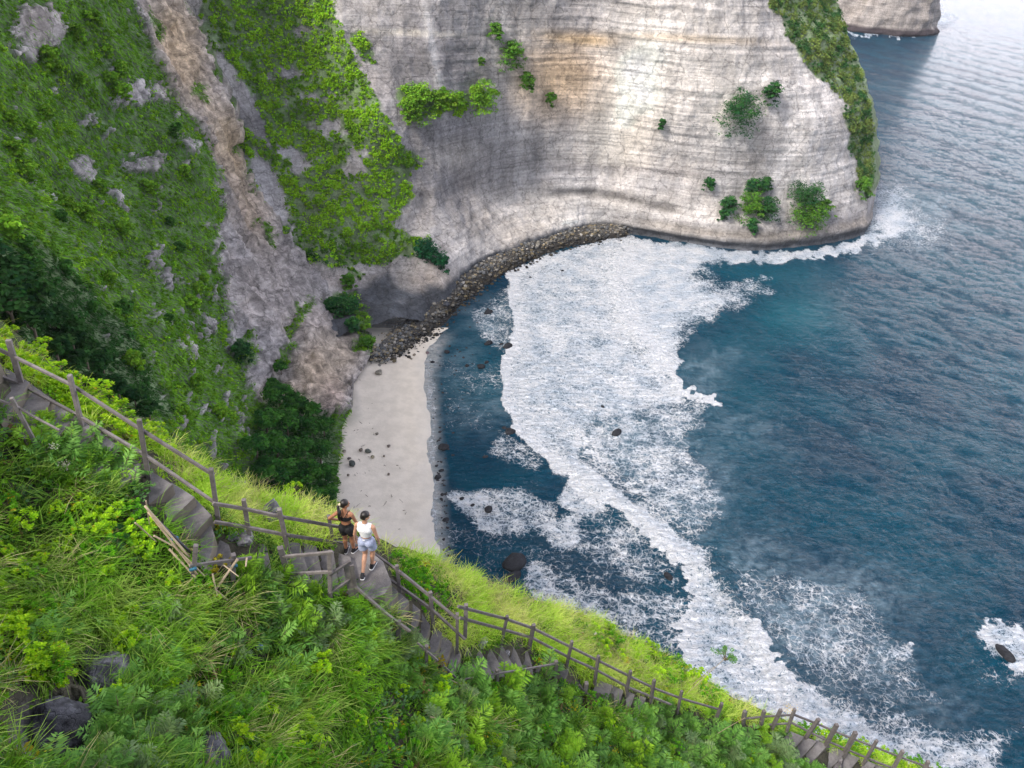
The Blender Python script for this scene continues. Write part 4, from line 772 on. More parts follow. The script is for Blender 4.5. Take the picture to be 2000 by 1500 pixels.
# rocks along the path
for (x, y, w_, dz, cl, lab, seed) in [(478, 1060, 34, .1, (.34, .32, .33), 'craggy pale limestone rock beside the post at the turn of the stairs', 3), (452, 1052, 18, .05, (.30, .29, .3), 'smaller pale rock left of the craggy one at the turn', 4), (530, 1018, 40, .25, (.14, .14, .15), 'dark rock with white patches behind the railing', 5), (885, 1262, 12, 0, (.3, .3, .3), 'white lump of rock at the foot of the tall post', 6),
                              (940, 1258, 22, .02, (.36, .35, .36), 'white veined rock at the head of the narrow steps', 7), (990, 1278, 13, .02, (.3, .29, .3), 'pale rock wedged beside the narrow steps', 8), (15, 918, 40, -.2, (.36, .34, .33), 'flat pale rock slab at the left edge under the shrubs', 9), (200, 1310, 70, -.12, (.17, .165, .18), 'grey rock outcrop low in the near slope', 10), (110, 1400, 80, -.2, (.09, .09, .1), 'dark rock outcrop in the gully at bottom left', 12), (165, 1270, 50, -.15, (.13, .13, .14), 'rock outcrop above the grey one in the near slope', 14), (405, 1475, 64, -.1, (.1, .1, .11), 'dark rock showing between grasses at the bottom edge', 15), (1600, 1452, 30, -.1, (.26, .24, .25), 'brown grey rock standing in the lowest path by the slatted railing', 16), (595, 1150, 26, -.1, (.07, .07, .08), 'black rock under the landing railing', 18), (1628, 1478, 34, -.15, (.22, .2, .2), 'flat grey boulder on the lowest path near the bottom edge', 17)]:
    P = ground(np.array([float(x)]), np.array([float(y)]))[0]; P[2] += dz; r = w_/2/FPX*np.linalg.norm(P-CAM)*1.15
    V, F = rock_shape(seed, 4, .5, (1, .8, .7)); V = V*(1+.22*ridged(V+seed, 1.6, 4))[:, None]
    o = mesh_np('rock', V*r, F, NEARG, vcol=np.array(cl)*(.55+.9*sst(-.3, .35, fbm(V+seed, 2.2, 4)))[:, None]); o.location = [float(a) for a in P]; o.rotation_euler = (0, 0, seed); tag(o, lab, 'rock')

# ---- railings
def beam(bm, A, B, w, h, over=0.0, spin=0.0):
    A = Vector(A); B = Vector(B); d = (B-A).normalized(); A = A-d*over; B = B+d*over
    up = Vector((0, 0, 1)) if abs(d.z) < .9 else Vector((1, 0, 0))
    s = d.cross(up).normalized(); u = s.cross(d).normalized(); q = Matrix.Rotation(spin, 3, d); s = q@s; u = q@u
    ring = [(-w, -h), (w, -h), (w, h), (-w, h)]; vs = []
    for P in (A, B): vs.append([bm.verts.new(P+s*a*.5+u*b_*.5) for a, b_ in ring])
    for k in range(4): bm.faces.new((vs[0][k], vs[0][(k+1) % 4], vs[1][(k+1) % 4], vs[1][k]))
    bm.faces.new(vs[0][::-1]); bm.faces.new(vs[1])
def D_at(ff):
    fx = np.array([f[0] for f in ff], float); fd = np.array([np.hypot(*at_z(f[0], f[1], zpath(f[0]))[:2]) for f in ff])
    return lambda x: np.interp(x, fx, fd)
def pt(x, y, D): return Vector([float(a) for a in at_t(np.array(x, float), np.array(y, float), t_of_d(np.array(x, float), np.array(y, float), D))])
def railing(label, posts, rails, Df, pw=.075, rw=.045, rh=.062, shift=-.03):
    x0, y0 = posts[0][1]; root = empty('wooden_railing', (0, 0, 0), label, 'railing')
    for (tx, ty), (fx, fy) in posts:
        D = float(Df(fx)); A = pt(fx, fy, D); B = pt(tx, ty, D)+Vector((random.gauss(0, .018), random.gauss(0, .012), 0)); A = A-(B-A).normalized()*.35; pw_ = pw*random.uniform(.85, 1.15)
        bm = bmesh.new(); beam(bm, A, B, pw_, pw_*random.uniform(.85, 1.1), 0, .3+random.gauss(0, .2)); bm_obj('post', bm, WOOD, root, False, .008)
    for seg in rails:
        for (a, c) in zip(seg[:-1], seg[1:]):
            A = pt(a[0], a[1], float(Df(a[0]))+shift); B = pt(c[0], c[1], float(Df(c[0]))+shift)
            bm = bmesh.new(); beam(bm, A, B, rw, rh, .05, random.uniform(-.1, .1)); bm_obj('rail', bm, WOOD, root, False, .006)
    return root
railing('tall grey wooden railing from the left edge down to the turn of the stairs', [((-40, 640), (-22, 712)), ((20, 665), (43, 752)), ((135, 732), (160, 830)), ((272, 820), (288, 920)), ((412, 915), (427, 1020))],
        [[(-90, 640), (20, 693), (140, 752), (277, 840), (413, 925)], [(-60, 712), (35, 748), (150, 810), (282, 888), (420, 982)]], Dsea)
railing('level two-rail wooden railing behind the turn, ending at the person in black', [((477, 974), (487, 1046)), ((548, 992), (564, 1082)), ((641, 1007), (651, 1062))],
        [[(421, 984), (480, 994), (553, 1010), (645, 1026), (672, 1030)], [(424, 1020), (484, 1030), (560, 1045), (648, 1058), (676, 1062)]], lambda x: np.interp(x, [488, 564, 650, 690], [10.2, 10.1, 10.8, 10.85]))
railing('wooden railing from behind the person in white down through a dark shrub', [((729, 1074), (734, 1130)), ((778, 1106), (783, 1178)), ((840, 1156), (846, 1228)), ((890, 1200), (893, 1280))],
        [[(688, 1042), (733, 1083), (780, 1116), (842, 1166), (892, 1208)], [(690, 1078), (733, 1112), (782, 1146), (843, 1190), (905, 1246)]], lambda x: np.interp(x, [640, 690, 735, 783, 846, 893], [10.85, 10.8, 10.5, 10.0, 9.75, 9.5]))
rl4 = [((909, 1181), (909, 1225)), ((988, 1202), (981, 1246)), ((1042, 1220), (1034, 1262)), ((1117, 1253), (1106, 1303)), ((1171, 1280), (1163, 1322)), ((1231, 1311), (1223, 1352)), ((1278, 1326), (1271, 1370)), ((1331, 1350), (1324, 1385)), ((1408, 1373), (1399, 1402))]
railing('long two-rail wooden railing sloping down behind the narrow steps to the lower shrubs', rl4, [[(897, 1185), (986, 1208), (1041, 1227), (1115, 1264), (1170, 1291), (1230, 1321), (1277, 1344), (1330, 1364), (1406, 1386)], [(900, 1207), (985, 1230), (1040, 1246), (1111, 1284), (1166, 1309), (1226, 1342), (1310, 1376)]], Dsea, .075, .045, .06)
railing('last wooden railing with leaning stub posts at the bottom right', [((1455, 1388), (1450, 1415)), ((1493, 1387), (1485, 1420)), ((1524, 1386), (1507, 1424)), ((1553, 1384), (1540, 1418)), ((1597, 1403), (1580, 1432)), ((1636, 1416), (1609, 1462)), ((1670, 1431), (1645, 1480)), ((1714, 1446), (1686, 1492)), ((1764, 1466), (1738, 1512)), ((1813, 1486), (1790, 1530))],
        [[(1452, 1404), (1500, 1399), (1551, 1396), (1592, 1412), (1632, 1429), (1666, 1443), (1709, 1459), (1757, 1478), (1830, 1505)], [(1460, 1419), (1535, 1413)], [(1545, 1411), (1590, 1434), (1622, 1450), (1655, 1464), (1697, 1482), (1750, 1503)]], Dsea, .10, .05, .06)
INF = [(-60, 800), (60, 850), (380, 1118), (455, 1122), (564, 1125), (645, 1168), (687, 1165), (780, 1235), (833, 1296), (890, 1330), (970, 1342), (1086, 1320), (1150, 1350), (1500, 1450)]
Din = D_at(INF)
railing('short leaning post with one rail near the left edge', [((25, 777), (60, 848))], [[(-50, 760), (0, 782), (32, 794), (70, 816), (112, 838)]], Din, .07, .03, .035)
railing('low wooden railing round the turn beside the bamboo barrier', [((381, 1067), (378, 1120)), ((453, 1084), (455, 1122))], [[(376, 1104), (452, 1094), (486, 1090)]], Din, .09, .04, .05)
railing('brown two-rail railing round the landing on the near side of the steps', [((549, 1069), (564, 1128)), ((646, 1078), (645, 1170)), ((679, 1100), (687, 1162)), ((688, 1102), (697, 1168))],
        [[(557, 1087), (646, 1079)], [(564, 1121), (645, 1117)], [(648, 1120), (680, 1099)], [(648, 1156), (683, 1132)], [(692, 1144), (726, 1174), (752, 1197), (777, 1216), (797, 1230)]], Din, .09, .045, .06)
railing('low inner wooden railing with stub posts beside the narrow steps', [((777, 1212), (778, 1236)), ((834, 1262), (832, 1300)), ((969, 1307), (971, 1344)), ((1085, 1290), (1084, 1322))], [[(818, 1258), (836, 1274), (852, 1288)], [(868, 1303), (888, 1322)], [(912, 1326), (969, 1316), (1030, 1306), (1087, 1296)]], Din, .075, .035, .045)
railing('thin inner rail half hidden by shrubs below the long railing', [((1146, 1334), (1142, 1352))], [[(1132, 1340), (1150, 1358), (1175, 1380), (1205, 1402)]], Din, .09, .04, .05)

# ---- bamboo barrier
def pole(bm, A, B, r0, r1, seg=7, nod=0, sag=0.0):
    A = Vector(A); B = Vector(B); d = (B-A); L = d.length; d.normalize(); up = Vector((0, 0, 1)) if abs(d.z) < .9 else Vector((1, 0, 0)); s = d.cross(up).normalized(); u = s.cross(d)
    m = max(6, nod*3); pr = None
    for k in range(m+1):
        f = k/m; c = A+d*L*f-Vector((0, 0, 1))*sag*4*f*(1-f); r = (r0+(r1-r0)*f)*(1.14 if nod and k % 3 == 0 else 1)
        ring = [bm.verts.new(c+(s*math.cos(a)+u*math.sin(a))*r) for a in [2*math.pi*j/seg for j in range(seg)]]
        if pr:
            for j in range(seg): bm.faces.new((pr[j], pr[(j+1) % seg], ring[(j+1) % seg], ring[j]))
        else: bm.faces.new(ring[::-1])
        pr = ring
    bm.faces.new(pr)
br = empty('bamboo_barrier', (0, 0, 0), 'bundle of dry bamboo poles lashed beside the wide steps', 'barrier')
for (a, b_, r) in [((283, 988), (370, 1088), .018), ((290, 1000), (385, 1122), .017), ((300, 1046), (345, 1070), .014), ((330, 1072), (382, 1128), .017), ((335, 1062), (400, 1126), .016), ((285, 978), (292, 1024), .009), ((264, 1021), (305, 1058), .012)]:
    bm = bmesh.new(); pole(bm, pt(a[0], a[1], float(Din(330))-.05), pt(b_[0], b_[1], float(Din(b_[0]))-.06), r, r*.85, 7, 4); bm_obj('pole', bm, BAMB, br, True)
bm = bmesh.new(); pole(bm, pt(294, 1003, float(Din(330))+.05), pt(373, 1080, float(Din(373))), .022, .022, 8, 0); tag(bm_obj('pipe', bm, PIPE, br, True), 'black pipe rail')
for (x, y) in [(341, 1052), (377, 1112), (457, 1106)]:
    bm = bmesh.new(); c = pt(x, y, float(Din(x))-.06); pole(bm, c+Vector((-.05, 0, -.02)), c+Vector((.05, 0, .03)), .03, .03, 8); bm_obj('lashing', bm, ROPE, br, True)
cb_ = empty('crossed_bamboo', (0, 0, 0), 'crossed loose bamboo sticks below the low turn railing', 'sticks')
for (a, b_, r) in [((464, 1092), (412, 1164), .022), ((415, 1120), (424, 1165), .015), ((418, 1150), (444, 1172), .02), ((437, 1104), (466, 1126), .01), ((482, 1090), (480, 1106), .016)]:
    bm = bmesh.new(); pole(bm, pt(a[0], a[1], float(Din(a[0]))-.1), pt(b_[0], b_[1], float(Din(a[0]))-.35), r, r*.8, 7, 4); bm_obj('stick', bm, BAMB, cb_, True)
# thin dry stems sticking out of the shrubs
for (a, b_, lab) in [((860, 1318), (928, 1355), 'dry stick slanting below the fan of steps'), ((575, 1190), (630, 1230), 'long dry twig lying on the grass below the landing'), ((1352, 1338), (1395, 1302), 'thin bare stem rising at the grass edge against the surf'), ((1240, 1470), (1215, 1450), 'bleached split stick at the bottom edge'), ((1390, 1440), (1455, 1402), 'thin yellow stem leaning over the lower shrubs'), ((840, 1400), (890, 1415), 'short dry branch in the middle of the shrubs')]:
    P = ground(np.array([float(a[0])]), np.array([float(a[1])]))[0]; D = float(np.hypot(P[0], P[1]))-.25
    bm = bmesh.new(); pole(bm, pt(a[0], a[1], D), pt(b_[0], b_[1], D-.1), .012, .006, 6, 0, -.03); tag(bm_obj('dry_stick', bm, BAMB, None, True), lab, 'stick')

# ------------------------------------------------------------------ near vegetation
steps_px = [st_a, st_b, st_c, st_d]
def corridor(px, py):
    m = np.full(np.shape(px), -99.0)
    for s in steps_px:
        poly = [(a[0], a[1]) for a in s]+[(a[2], a[3]) for a in s[::-1]]; m = np.maximum(m, sdf(px, py, poly))
    return np.maximum(m, sdf(px, py, [(650, 1050), (700, 1050), (752, 1092), (772, 1150), (736, 1182), (690, 1155), (655, 1100)]))
def sample_ridge(n, dens):
    cross = np.linalg.norm(np.cross(np.gradient(P3, axis=1), np.gradient(P3, axis=0)), axis=-1)
    ok = (RX > -120) & (RX < 2080) & (RY < 1640)
    p = (dens*cross*ok).ravel(); p /= p.sum(); i = rng.choice(len(p), n, p=p)
    jx = rng.uniform(-.5, .5, n); P = P3.reshape(-1, 3)[i]+rng.normal(size=(n, 3))*[.02, .02, 0]
    return P, N3.reshape(-1, 3)[i], RX.ravel()[i], RY.ravel()[i]
COR = corridor(RX, RY); free = sst(-2, -9, -COR*0-COR*-1*1.0) if False else 1-sst(-9, 0, COR)
BANDD = pline(RX, RY, FOOT); seaward = RY < interp(RX, FOOT)
gz = gully(RX, RY)
def blades(P, Nn, L, W_, colb, colt, lean, droop, seg=4):
    n = len(P); a = rng.random(n)*6.283; side = np.stack([np.cos(a), np.sin(a), 0*a], -1); dirn = np.stack([-np.sin(a), np.cos(a), 0*a], -1)
    dirn = dirn+lean; dirn /= np.linalg.norm(dirn, axis=1)[:, None]+1e-6; side = np.cross(dirn, [0, 0, 1.]); side /= np.linalg.norm(side, axis=1)[:, None]+1e-6
    rows = []; cols = []
    for k in range(seg+1):
        f = k/seg; hor = L*(.25*f+droop*.75*f*f); ver = L*(f*.95-droop*.62*f**2.2)
        c = P+dirn*hor[:, None]+np.array([0, 0, 1.])*ver[:, None]; w = (W_*(1-f)**.7*.5+.0008)[:, None]
        rows += [c-side*w, c+side*w]
    V = np.stack(rows, 1).reshape(-1, 3); m = 2*(seg+1); base = (np.arange(n)*m)[:, None, None]
    F = (base+np.array([[2*k, 2*k+1, 2*k+3, 2*k+2] for k in range(seg)])[None]).reshape(-1, 4)
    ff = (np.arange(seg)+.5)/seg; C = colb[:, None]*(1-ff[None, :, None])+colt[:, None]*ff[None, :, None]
    return V, F, C.reshape(-1, 3)
def tufts(nt_, per, dens, Lr, spread, colf, name, label, leanv=(.25, .1, 0), wr=(.007, .013), dr=(.35, 1.0), cat='grass'):
    P, Nn, x, y = sample_ridge(nt_, dens); n = nt_*per
    sh = rng.uniform(Lr[0], Lr[1], nt_); PP = np.repeat(P, per, 0)+rng.normal(size=(n, 3))*[spread, spread, .01]
    L = np.repeat(sh, per)*rng.uniform(.55, 1.1, n); W_ = rng.uniform(wr[0], wr[1], n)
    cb_, ct_ = colf(x, y, nt_); cb_ = np.repeat(cb_, per, 0)*rng.uniform(.7, 1.25, (n, 1)); ct_ = np.repeat(ct_, per, 0)*rng.uniform(.7, 1.3, (n, 1))
    lean = np.array(leanv)[None]+np.repeat(rng.normal(size=(nt_, 3))*[.5, .5, 0], per, 0)
    V, F, C = blades(PP-[0, 0, .03], None, L, W_, cb_, ct_, lean, rng.uniform(dr[0], dr[1], n))
    return tag(mesh_np(name, V, F, LEAF, fcol=np.clip(C, .003, 1), smooth=True), label, cat, kind='stuff')
def c_band(x, y, n):
    m = sst(-.3, .4, n2(x, y, .012, 3, off=7)+.15*rng.normal(size=n))[:, None]
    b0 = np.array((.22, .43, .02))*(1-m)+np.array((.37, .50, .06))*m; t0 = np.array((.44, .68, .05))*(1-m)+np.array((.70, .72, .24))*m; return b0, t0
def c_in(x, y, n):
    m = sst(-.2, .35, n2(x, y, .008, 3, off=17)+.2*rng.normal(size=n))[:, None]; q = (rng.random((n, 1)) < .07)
    b0 = np.array((.028, .075, .010))*(1-m)+np.array((.06, .11, .02))*m; t0 = np.array((.17, .40, .02))*(1-m)+np.array((.36, .52, .10))*m; t0 = np.where(q, np.array((.60, .52, .28)), t0); return b0, t0  # dark blade bases put the depth shade of the tufts into the colour
band = seaward*free; inner = (~seaward)*free
shr = sst(.0, .2, n2(RX, RY, .011, 3, off=27))
lefts = 1-.8*(RX < 340); rgt = 1-.45*sst(1150, 1300, RX)
bsh = (1-sst(0, 40, -sdf(RX, RY, [(735, 1075), (790, 1100), (850, 1150), (880, 1190), (850, 1200), (770, 1150)])))
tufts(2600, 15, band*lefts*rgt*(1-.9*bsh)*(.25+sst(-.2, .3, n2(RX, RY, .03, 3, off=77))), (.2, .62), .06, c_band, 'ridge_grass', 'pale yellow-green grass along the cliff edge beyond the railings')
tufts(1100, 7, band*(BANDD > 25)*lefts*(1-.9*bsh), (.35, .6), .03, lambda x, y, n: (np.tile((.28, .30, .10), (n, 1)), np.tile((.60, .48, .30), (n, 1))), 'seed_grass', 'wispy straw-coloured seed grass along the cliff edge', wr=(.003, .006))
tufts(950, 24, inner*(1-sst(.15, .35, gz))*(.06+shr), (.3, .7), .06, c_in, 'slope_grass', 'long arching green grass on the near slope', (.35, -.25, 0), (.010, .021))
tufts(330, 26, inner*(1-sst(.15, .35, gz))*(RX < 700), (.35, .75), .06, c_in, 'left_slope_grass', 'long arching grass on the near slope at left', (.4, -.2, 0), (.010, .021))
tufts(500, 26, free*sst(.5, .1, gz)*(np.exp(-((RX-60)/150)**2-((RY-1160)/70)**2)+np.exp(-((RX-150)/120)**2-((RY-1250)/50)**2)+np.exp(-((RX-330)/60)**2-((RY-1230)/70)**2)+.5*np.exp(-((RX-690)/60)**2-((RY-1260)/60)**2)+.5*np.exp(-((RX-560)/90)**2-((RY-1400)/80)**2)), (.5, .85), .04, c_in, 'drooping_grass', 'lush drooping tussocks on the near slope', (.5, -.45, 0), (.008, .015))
# carpet of small leaves that fills between plants
def leaflets(P, L, W_, colr, ups):
    n = len(P); ax = rng.normal(size=(n, 3)); ax[:, 2] = np.abs(ax[:, 2])*.5; ax /= np.linalg.norm(ax, axis=1)[:, None]
    nn = rng.normal(size=(n, 3))*.55+[0, -.15, 1]; s = np.cross(nn, ax); s /= np.linalg.norm(s, axis=1)[:, None]
    L = L[:, None]; W_ = W_[:, None]
    V = np.stack([P, P+ax*L*.5-s*W_, P+ax*L, P+ax*L*.5+s*W_], 1).reshape(-1, 3); return V, np.arange(n*4).reshape(-1, 4), colr
def carpet(n, per, dens, colf, name, label, hgt, rad, LW, cat='undergrowth'):
    P, Nn, x, y = sample_ridge(n, dens); m = n*per; R = rad*(.5+rng.random(n))
    v = rng.normal(size=(m, 3)); v /= np.linalg.norm(v, axis=1)[:, None]; v[:, 2] = np.abs(v[:, 2])
    Q = np.repeat(P, per, 0)+v*np.repeat(R, per)[:, None]*np.array([1, 1, .8])*rng.uniform(.55, 1.05, (m, 1))+[0, 0, hgt]
    L = rng.uniform(LW[0], LW[1], m); c = np.repeat(colf(x, y, n), per, 0)*rng.uniform(.6, 1.35, (m, 1))
    V, F, c = leaflets(Q, L, L*rng.uniform(.2, .34, m), c, 0)
    return tag(mesh_np(name, V, F, LEAF, fcol=np.clip(c, .003, 1), smooth=False), label, cat, kind='stuff')
def cc_in(x, y, n):
    m = sst(-.3, .3, n2(x, y, .02, 3, off=37)+.2*rng.normal(size=n))[:, None]; c = np.array((.035, .12, .015))*(1-m)+np.array((.13, .29, .018))*m
    q = rng.random((n, 1)); c = np.where(q < .05, np.array((.4, .34, .02)), c); c = np.where((q > .93), np.array((.20, .13, .06)), c); return np.where((q > .05) & (q < .3), np.array((.10, .22, .07)), c)
def cc_b(x, y, n):
    m = sst(-.2, .3, n2(x, y, .02, 3, off=38)+.2*rng.normal(size=n))[:, None]; c = np.array((.16, .38, .012))*(1-m)+np.array((.36, .58, .03))*m
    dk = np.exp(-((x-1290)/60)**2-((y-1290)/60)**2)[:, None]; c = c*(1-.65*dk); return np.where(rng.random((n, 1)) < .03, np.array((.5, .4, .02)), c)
carpet(2900, 36, inner*(1-.97*sst(.12, .3, gz)), cc_in, 'near_undergrowth', 'mixed leafy undergrowth covering the near slope', .02, .17, (.045, .11))
carpet(1300, 34, band*(.25+1.4*sst(1050, 1250, RX)*sst(.0, .3, n2(RX, RY, .02, 3, off=3)+.25)), cc_b, 'edge_undergrowth', 'low leafy growth along the cliff edge', .0, .15, (.035, .08))

# ---- countable shrubs: prototypes with stems + foliage, then copies
STEM = plain('stem_bark', (.16, .12, .07), .85)
def leaf6(base, d, s, n_, L, W_):
    m1 = base+d*L*.45-n_*L*.03; m2 = base+d*L*.85-n_*L*.06; tip = base+d*L-n_*L*.14
    return [base, m1+s*W_*.38+n_*W_*.12, m2+s*W_*.5+n_*W_*.10, tip, base, tip, m2-s*W_*.5+n_*W_*.10, m1-s*W_*.38+n_*W_*.12]
def broad_proto(seed, ros=15, R=.32, L=.085, W_=.05, c0=(.16, .40, .01), c1=(.50, .72, .02)):
    r = np.random.default_rng(seed); V = []; C = []; tips = []
    for k in range(ros):
        a = r.random()*6.28; ph = r.random()**.6*1.25; h = R*(.75+.4*r.random()); ax = np.array([math.sin(ph)*math.cos(a), math.sin(ph)*math.sin(a), math.cos(ph)]); c = ax*h*np.array([1, 1, .85])+[0, 0, .03]; tips.append(c)
        ax = ax+[0, 0, .7]; ax /= np.linalg.norm(ax); t1 = np.cross(ax, [.3, .8, .1]); t1 /= np.linalg.norm(t1); t2 = np.cross(ax, t1); tone = r.random()
        nl = r.integers(9, 15)
        for j in range(nl):
            g_ = j*2.4; el = .15+1.0*(j/nl); d = (t1*math.cos(g_)+t2*math.sin(g_))*math.cos(el)+ax*math.sin(el); s = np.cross(d, ax); s /= np.linalg.norm(s)+1e-6; n_ = np.cross(s, d)
            l = L*(1.1-.45*j/nl)*(.8+.4*r.random()); V += leaf6(c+ax*.012*j*.3, d, s, n_, l, W_*l/L)
            f = np.clip(.25+.5*j/nl+.4*(tone-.5)+.15*r.normal(), 0, 1); col = np.array(c0)*(1-f)+np.array(c1)*f
            if r.random() < .02: col = np.array((.5, .4, .03))
            C += [col, col*.9]
    V = np.array(V); me = mesh_np('foliage', V, np.arange(len(V)).reshape(-1, 4), LEAF, fcol=np.array(C), smooth=True); return me, tips
def feather_proto(seed, fr=18, R=.30, c0=(.06, .19, .035), c1=(.22, .42, .085)):
    r = np.random.default_rng(seed); V = []; C = []; tips = []
    for k in range(fr):
        a = r.random()*6.28; ph = .15+r.random()*1.2; o = np.array([math.cos(a), math.sin(a), 0.]); c = np.array([0, 0, .16*r.random()])+o*.12*r.random(); tone = r.random()**1.5; dr_ = .1+.4*r.random()
        L = R*(.55+.95*r.random()); npn = 13
        d0 = o*math.sin(ph)+np.array([0, 0, 1])*math.cos(ph); side = np.cross(o, [0, 0, 1.]); tips.append(c+d0*L*.5)
        for j in range(npn):
            f = .15+.85*j/npn; p_ = c+d0*L*f-np.array([0, 0, 1])*L*dr_*f*f; dd = d0-np.array([0, 0, .5])*f; dd /= np.linalg.norm(dd)
            for sg_ in (-1, 1):
                pd = side*sg_*.85+dd*.5-np.array([0, 0, .18])+.22*r.normal(size=3); pd /= np.linalg.norm(pd); pl = L*.36*math.sin(math.pi*(.18+.74*f))*(.9+.2*r.random()); nn = np.cross(pd, dd)*sg_; w = .5*L*.06
                q = np.cross(nn, pd); q /= np.linalg.norm(q)+1e-6
                V += [p_, p_+pd*pl*.4+q*w, p_+pd*pl, p_+pd*pl*.4-q*w]; ff = np.clip(.5*tone+.5*r.random()+.1, 0, 1); C.append((np.array(c0)*(1-ff)+np.array(c1)*ff)*(.85+.3*r.random()))
    V = np.array(V); me = mesh_np('foliage', V, np.arange(len(V)).reshape(-1, 4), LEAF, fcol=np.array(C), smooth=False); return me, tips
def stem_mesh(tips):
    bm = bmesh.new()
    for c in tips[:12]: pole(bm, (0, 0, -.12), tuple(float(a) for a in c), .009, .004, 5, 0, -.02)
    return bm_obj('stem', bm, STEM, None, True)
broad = []; feather = []
for k in range(4):
    f, tp = broad_proto(k+1, 17, .30); broad.append((f, stem_mesh(tp)))
for k in range(2):
    f, tp = broad_proto(k+31, 20, .30, .07, .042, (.05, .22, .01), (.20, .50, .015)); broad.append((f, stem_mesh(tp)))
for k in range(3):
    f, tp = feather_proto(k+51, 24, .40); feather.append((f, stem_mesh(tp)))
f, tp = feather_proto(58, 24, .40, (.11, .20, .085), (.30, .42, .19)); feather.append((f, stem_mesh(tp)))
for k in range(2):
    f, tp = feather_proto(k+71, 22, .42, (.12, .30, .02), (.34, .56, .05)); feather.append((f, stem_mesh(tp)))
used = set()
LM = [('first tall post', 20, 700), ('second tall post', 140, 770), ('third tall post', 275, 860), ('fourth tall post', 415, 960), ('bamboo barrier', 330, 1060), ('large fern', 195, 1060), ('flat pale slab', 15, 918), ('cream flowers', 130, 925), ('crossed bamboo sticks', 440, 1130), ('craggy pale rock', 478, 1060), ('landing railing', 600, 1100), ('person in white', 718, 1060), ('person in black', 672, 1030), ('tallest post', 892, 1240), ('fan of narrow steps', 960, 1295), ('narrow steps stub post', 970, 1325), ('blue litter', 512, 1283), ('grey rock outcrop', 205, 1325), ('dark gully rocks', 110, 1410), ('bottom edge rock', 405, 1480), ('railing yellow flowers', 1220, 1305), ('brightest yellow flowers', 1535, 1396), ('bottom yellow flowers', 1465, 1482), ('thin inner rail', 1170, 1370), ('end of the long railing', 1405, 1385), ('lone sprig', 1410, 1290), ('leaning stub posts', 1680, 1455), ('slanting dry stick', 895, 1340), ('bleached split stick', 1228, 1460), ('small yellow flower', 905, 1465), ('black landing rock', 595, 1150)]
usedl = {}
def where(x, y, look, lms):
    q = sorted(lms, key=lambda l: (l[1]-x)**2+(l[2]-y)**2)
    for q0 in q[:6]:
        r_ = where1(x, y, look, q0)
        if r_ not in usedl: break
    usedl[r_] = 1; return r_
def where1(x, y, look, q0):
    n_, lx, ly = q0; dx, dy = x-lx, y-ly; far = math.hypot(dx, dy)
    s_ = ('just ' if far < 45 else ('well ' if far > 110 else ''))
    if abs(dx) > 2.2*abs(dy): s_ += 'right of' if dx > 0 else 'left of'
    elif abs(dy) > 2.2*abs(dx): s_ += 'below' if dy > 0 else 'above'
    else: s_ += ('below' if dy > 0 else 'above')+(' and right of' if dx > 0 else ' and left of')
    return look+' '+s_+' the '+n_
def shrub(protos, k, px, py, s, name, label, cat, group=None, lift=0.0):
    f, st = protos[k]
    P = ground(np.array([float(px)]), np.array([float(py)]))[0]
    root = empty(name, (P[0], P[1], P[2]-.02+lift), label, cat, group); root.scale = (s, s, s*rng.uniform(.85, 1.15)); root.rotation_euler = (rng.normal()*.12-.05, rng.normal()*.12, rng.random()*6.28)
    for o in (f, st):
        if o.name in used: c = o.copy(); COL.objects.link(c)
        else: c = o; used.add(o.name)
        c.parent = root
    return root
def zone(n, poly, protos, ks, sr, name, label, cat, group, mind=20, lift=0.0, gul=True, cor=-14):
    poly_ = np.array(poly, float); got = []; tries = 0
    while len(got) < n and tries < n*60:
        tries += 1; x = rng.uniform(poly_[:, 0].min(), poly_[:, 0].max()); y = rng.uniform(poly_[:, 1].min(), poly_[:, 1].max())
        if sdf(x, y, poly) < 0 or corridor(x, y) > cor: continue
        if gul and gully(np.array([x]), np.array([y]))[0] > .25: continue
        if any((x-a)**2+(y-b_)**2 < mind**2 for a, b_ in got): continue
        got.append((x, y)); kk = ks[rng.integers(len(ks))]; sz = rng.uniform(*sr); f_ = (sz-sr[0])/(sr[1]-sr[0])
        lk = ('small ' if f_ < .33 else 'large ' if f_ > .67 else '')+(('lime green ' if kk < 4 else 'dark glossy ') if protos is broad else ('soft green ' if kk < 4 else 'bright green '))+('broadleaf shrub' if protos is broad else 'feathery shrub')
        shrub(protos, kk, x, y, sz, name, where(x, y, lk, LM), cat, group, lift)
Bz = [0, 1, 2, 3]; Dz = [4, 5]; Fz = [0, 1, 2, 3]; Lz = [4, 5]
zone(30, [(-20, 665), (60, 700), (130, 735), (200, 790), (290, 850), (345, 890), (300, 895), (230, 855), (100, 770), (-20, 710)], broad, Bz, (.75, 1.15), 'broadleaf_shrub', 'bright yellow-green broadleaf shrub in the row behind the left railing', 'shrub', 'broadleaf shrubs in the row behind the left railing', 17)
zone(6, [(350, 900), (420, 940), (470, 990), (430, 985), (370, 930)], broad, Bz, (.5, .75), 'broadleaf_shrub', 'small bright broadleaf shrub in the grass right of the left railing', 'shrub', 'small broadleaf shrubs right of the left railing', 22)
zone(22, [(745, 1085), (800, 1105), (850, 1140), (885, 1185), (850, 1195), (790, 1160), (750, 1125)], broad, Dz, (.6, .95), 'dark_shrub', 'dense glossy green shrub swallowing the railing right of the person in white', 'shrub', 'glossy shrubs round the railing right of the person in white', 14)
zone(34, [(1090, 1215), (1200, 1240), (1310, 1300), (1400, 1352), (1400, 1378), (1290, 1330), (1150, 1262)], broad, [4, 5, 0, 1], (.8, 1.25), 'edge_shrub', 'leafy green shrub on the cliff edge above the long lower railing', 'shrub', 'leafy shrubs on the cliff edge above the long railing', 20)
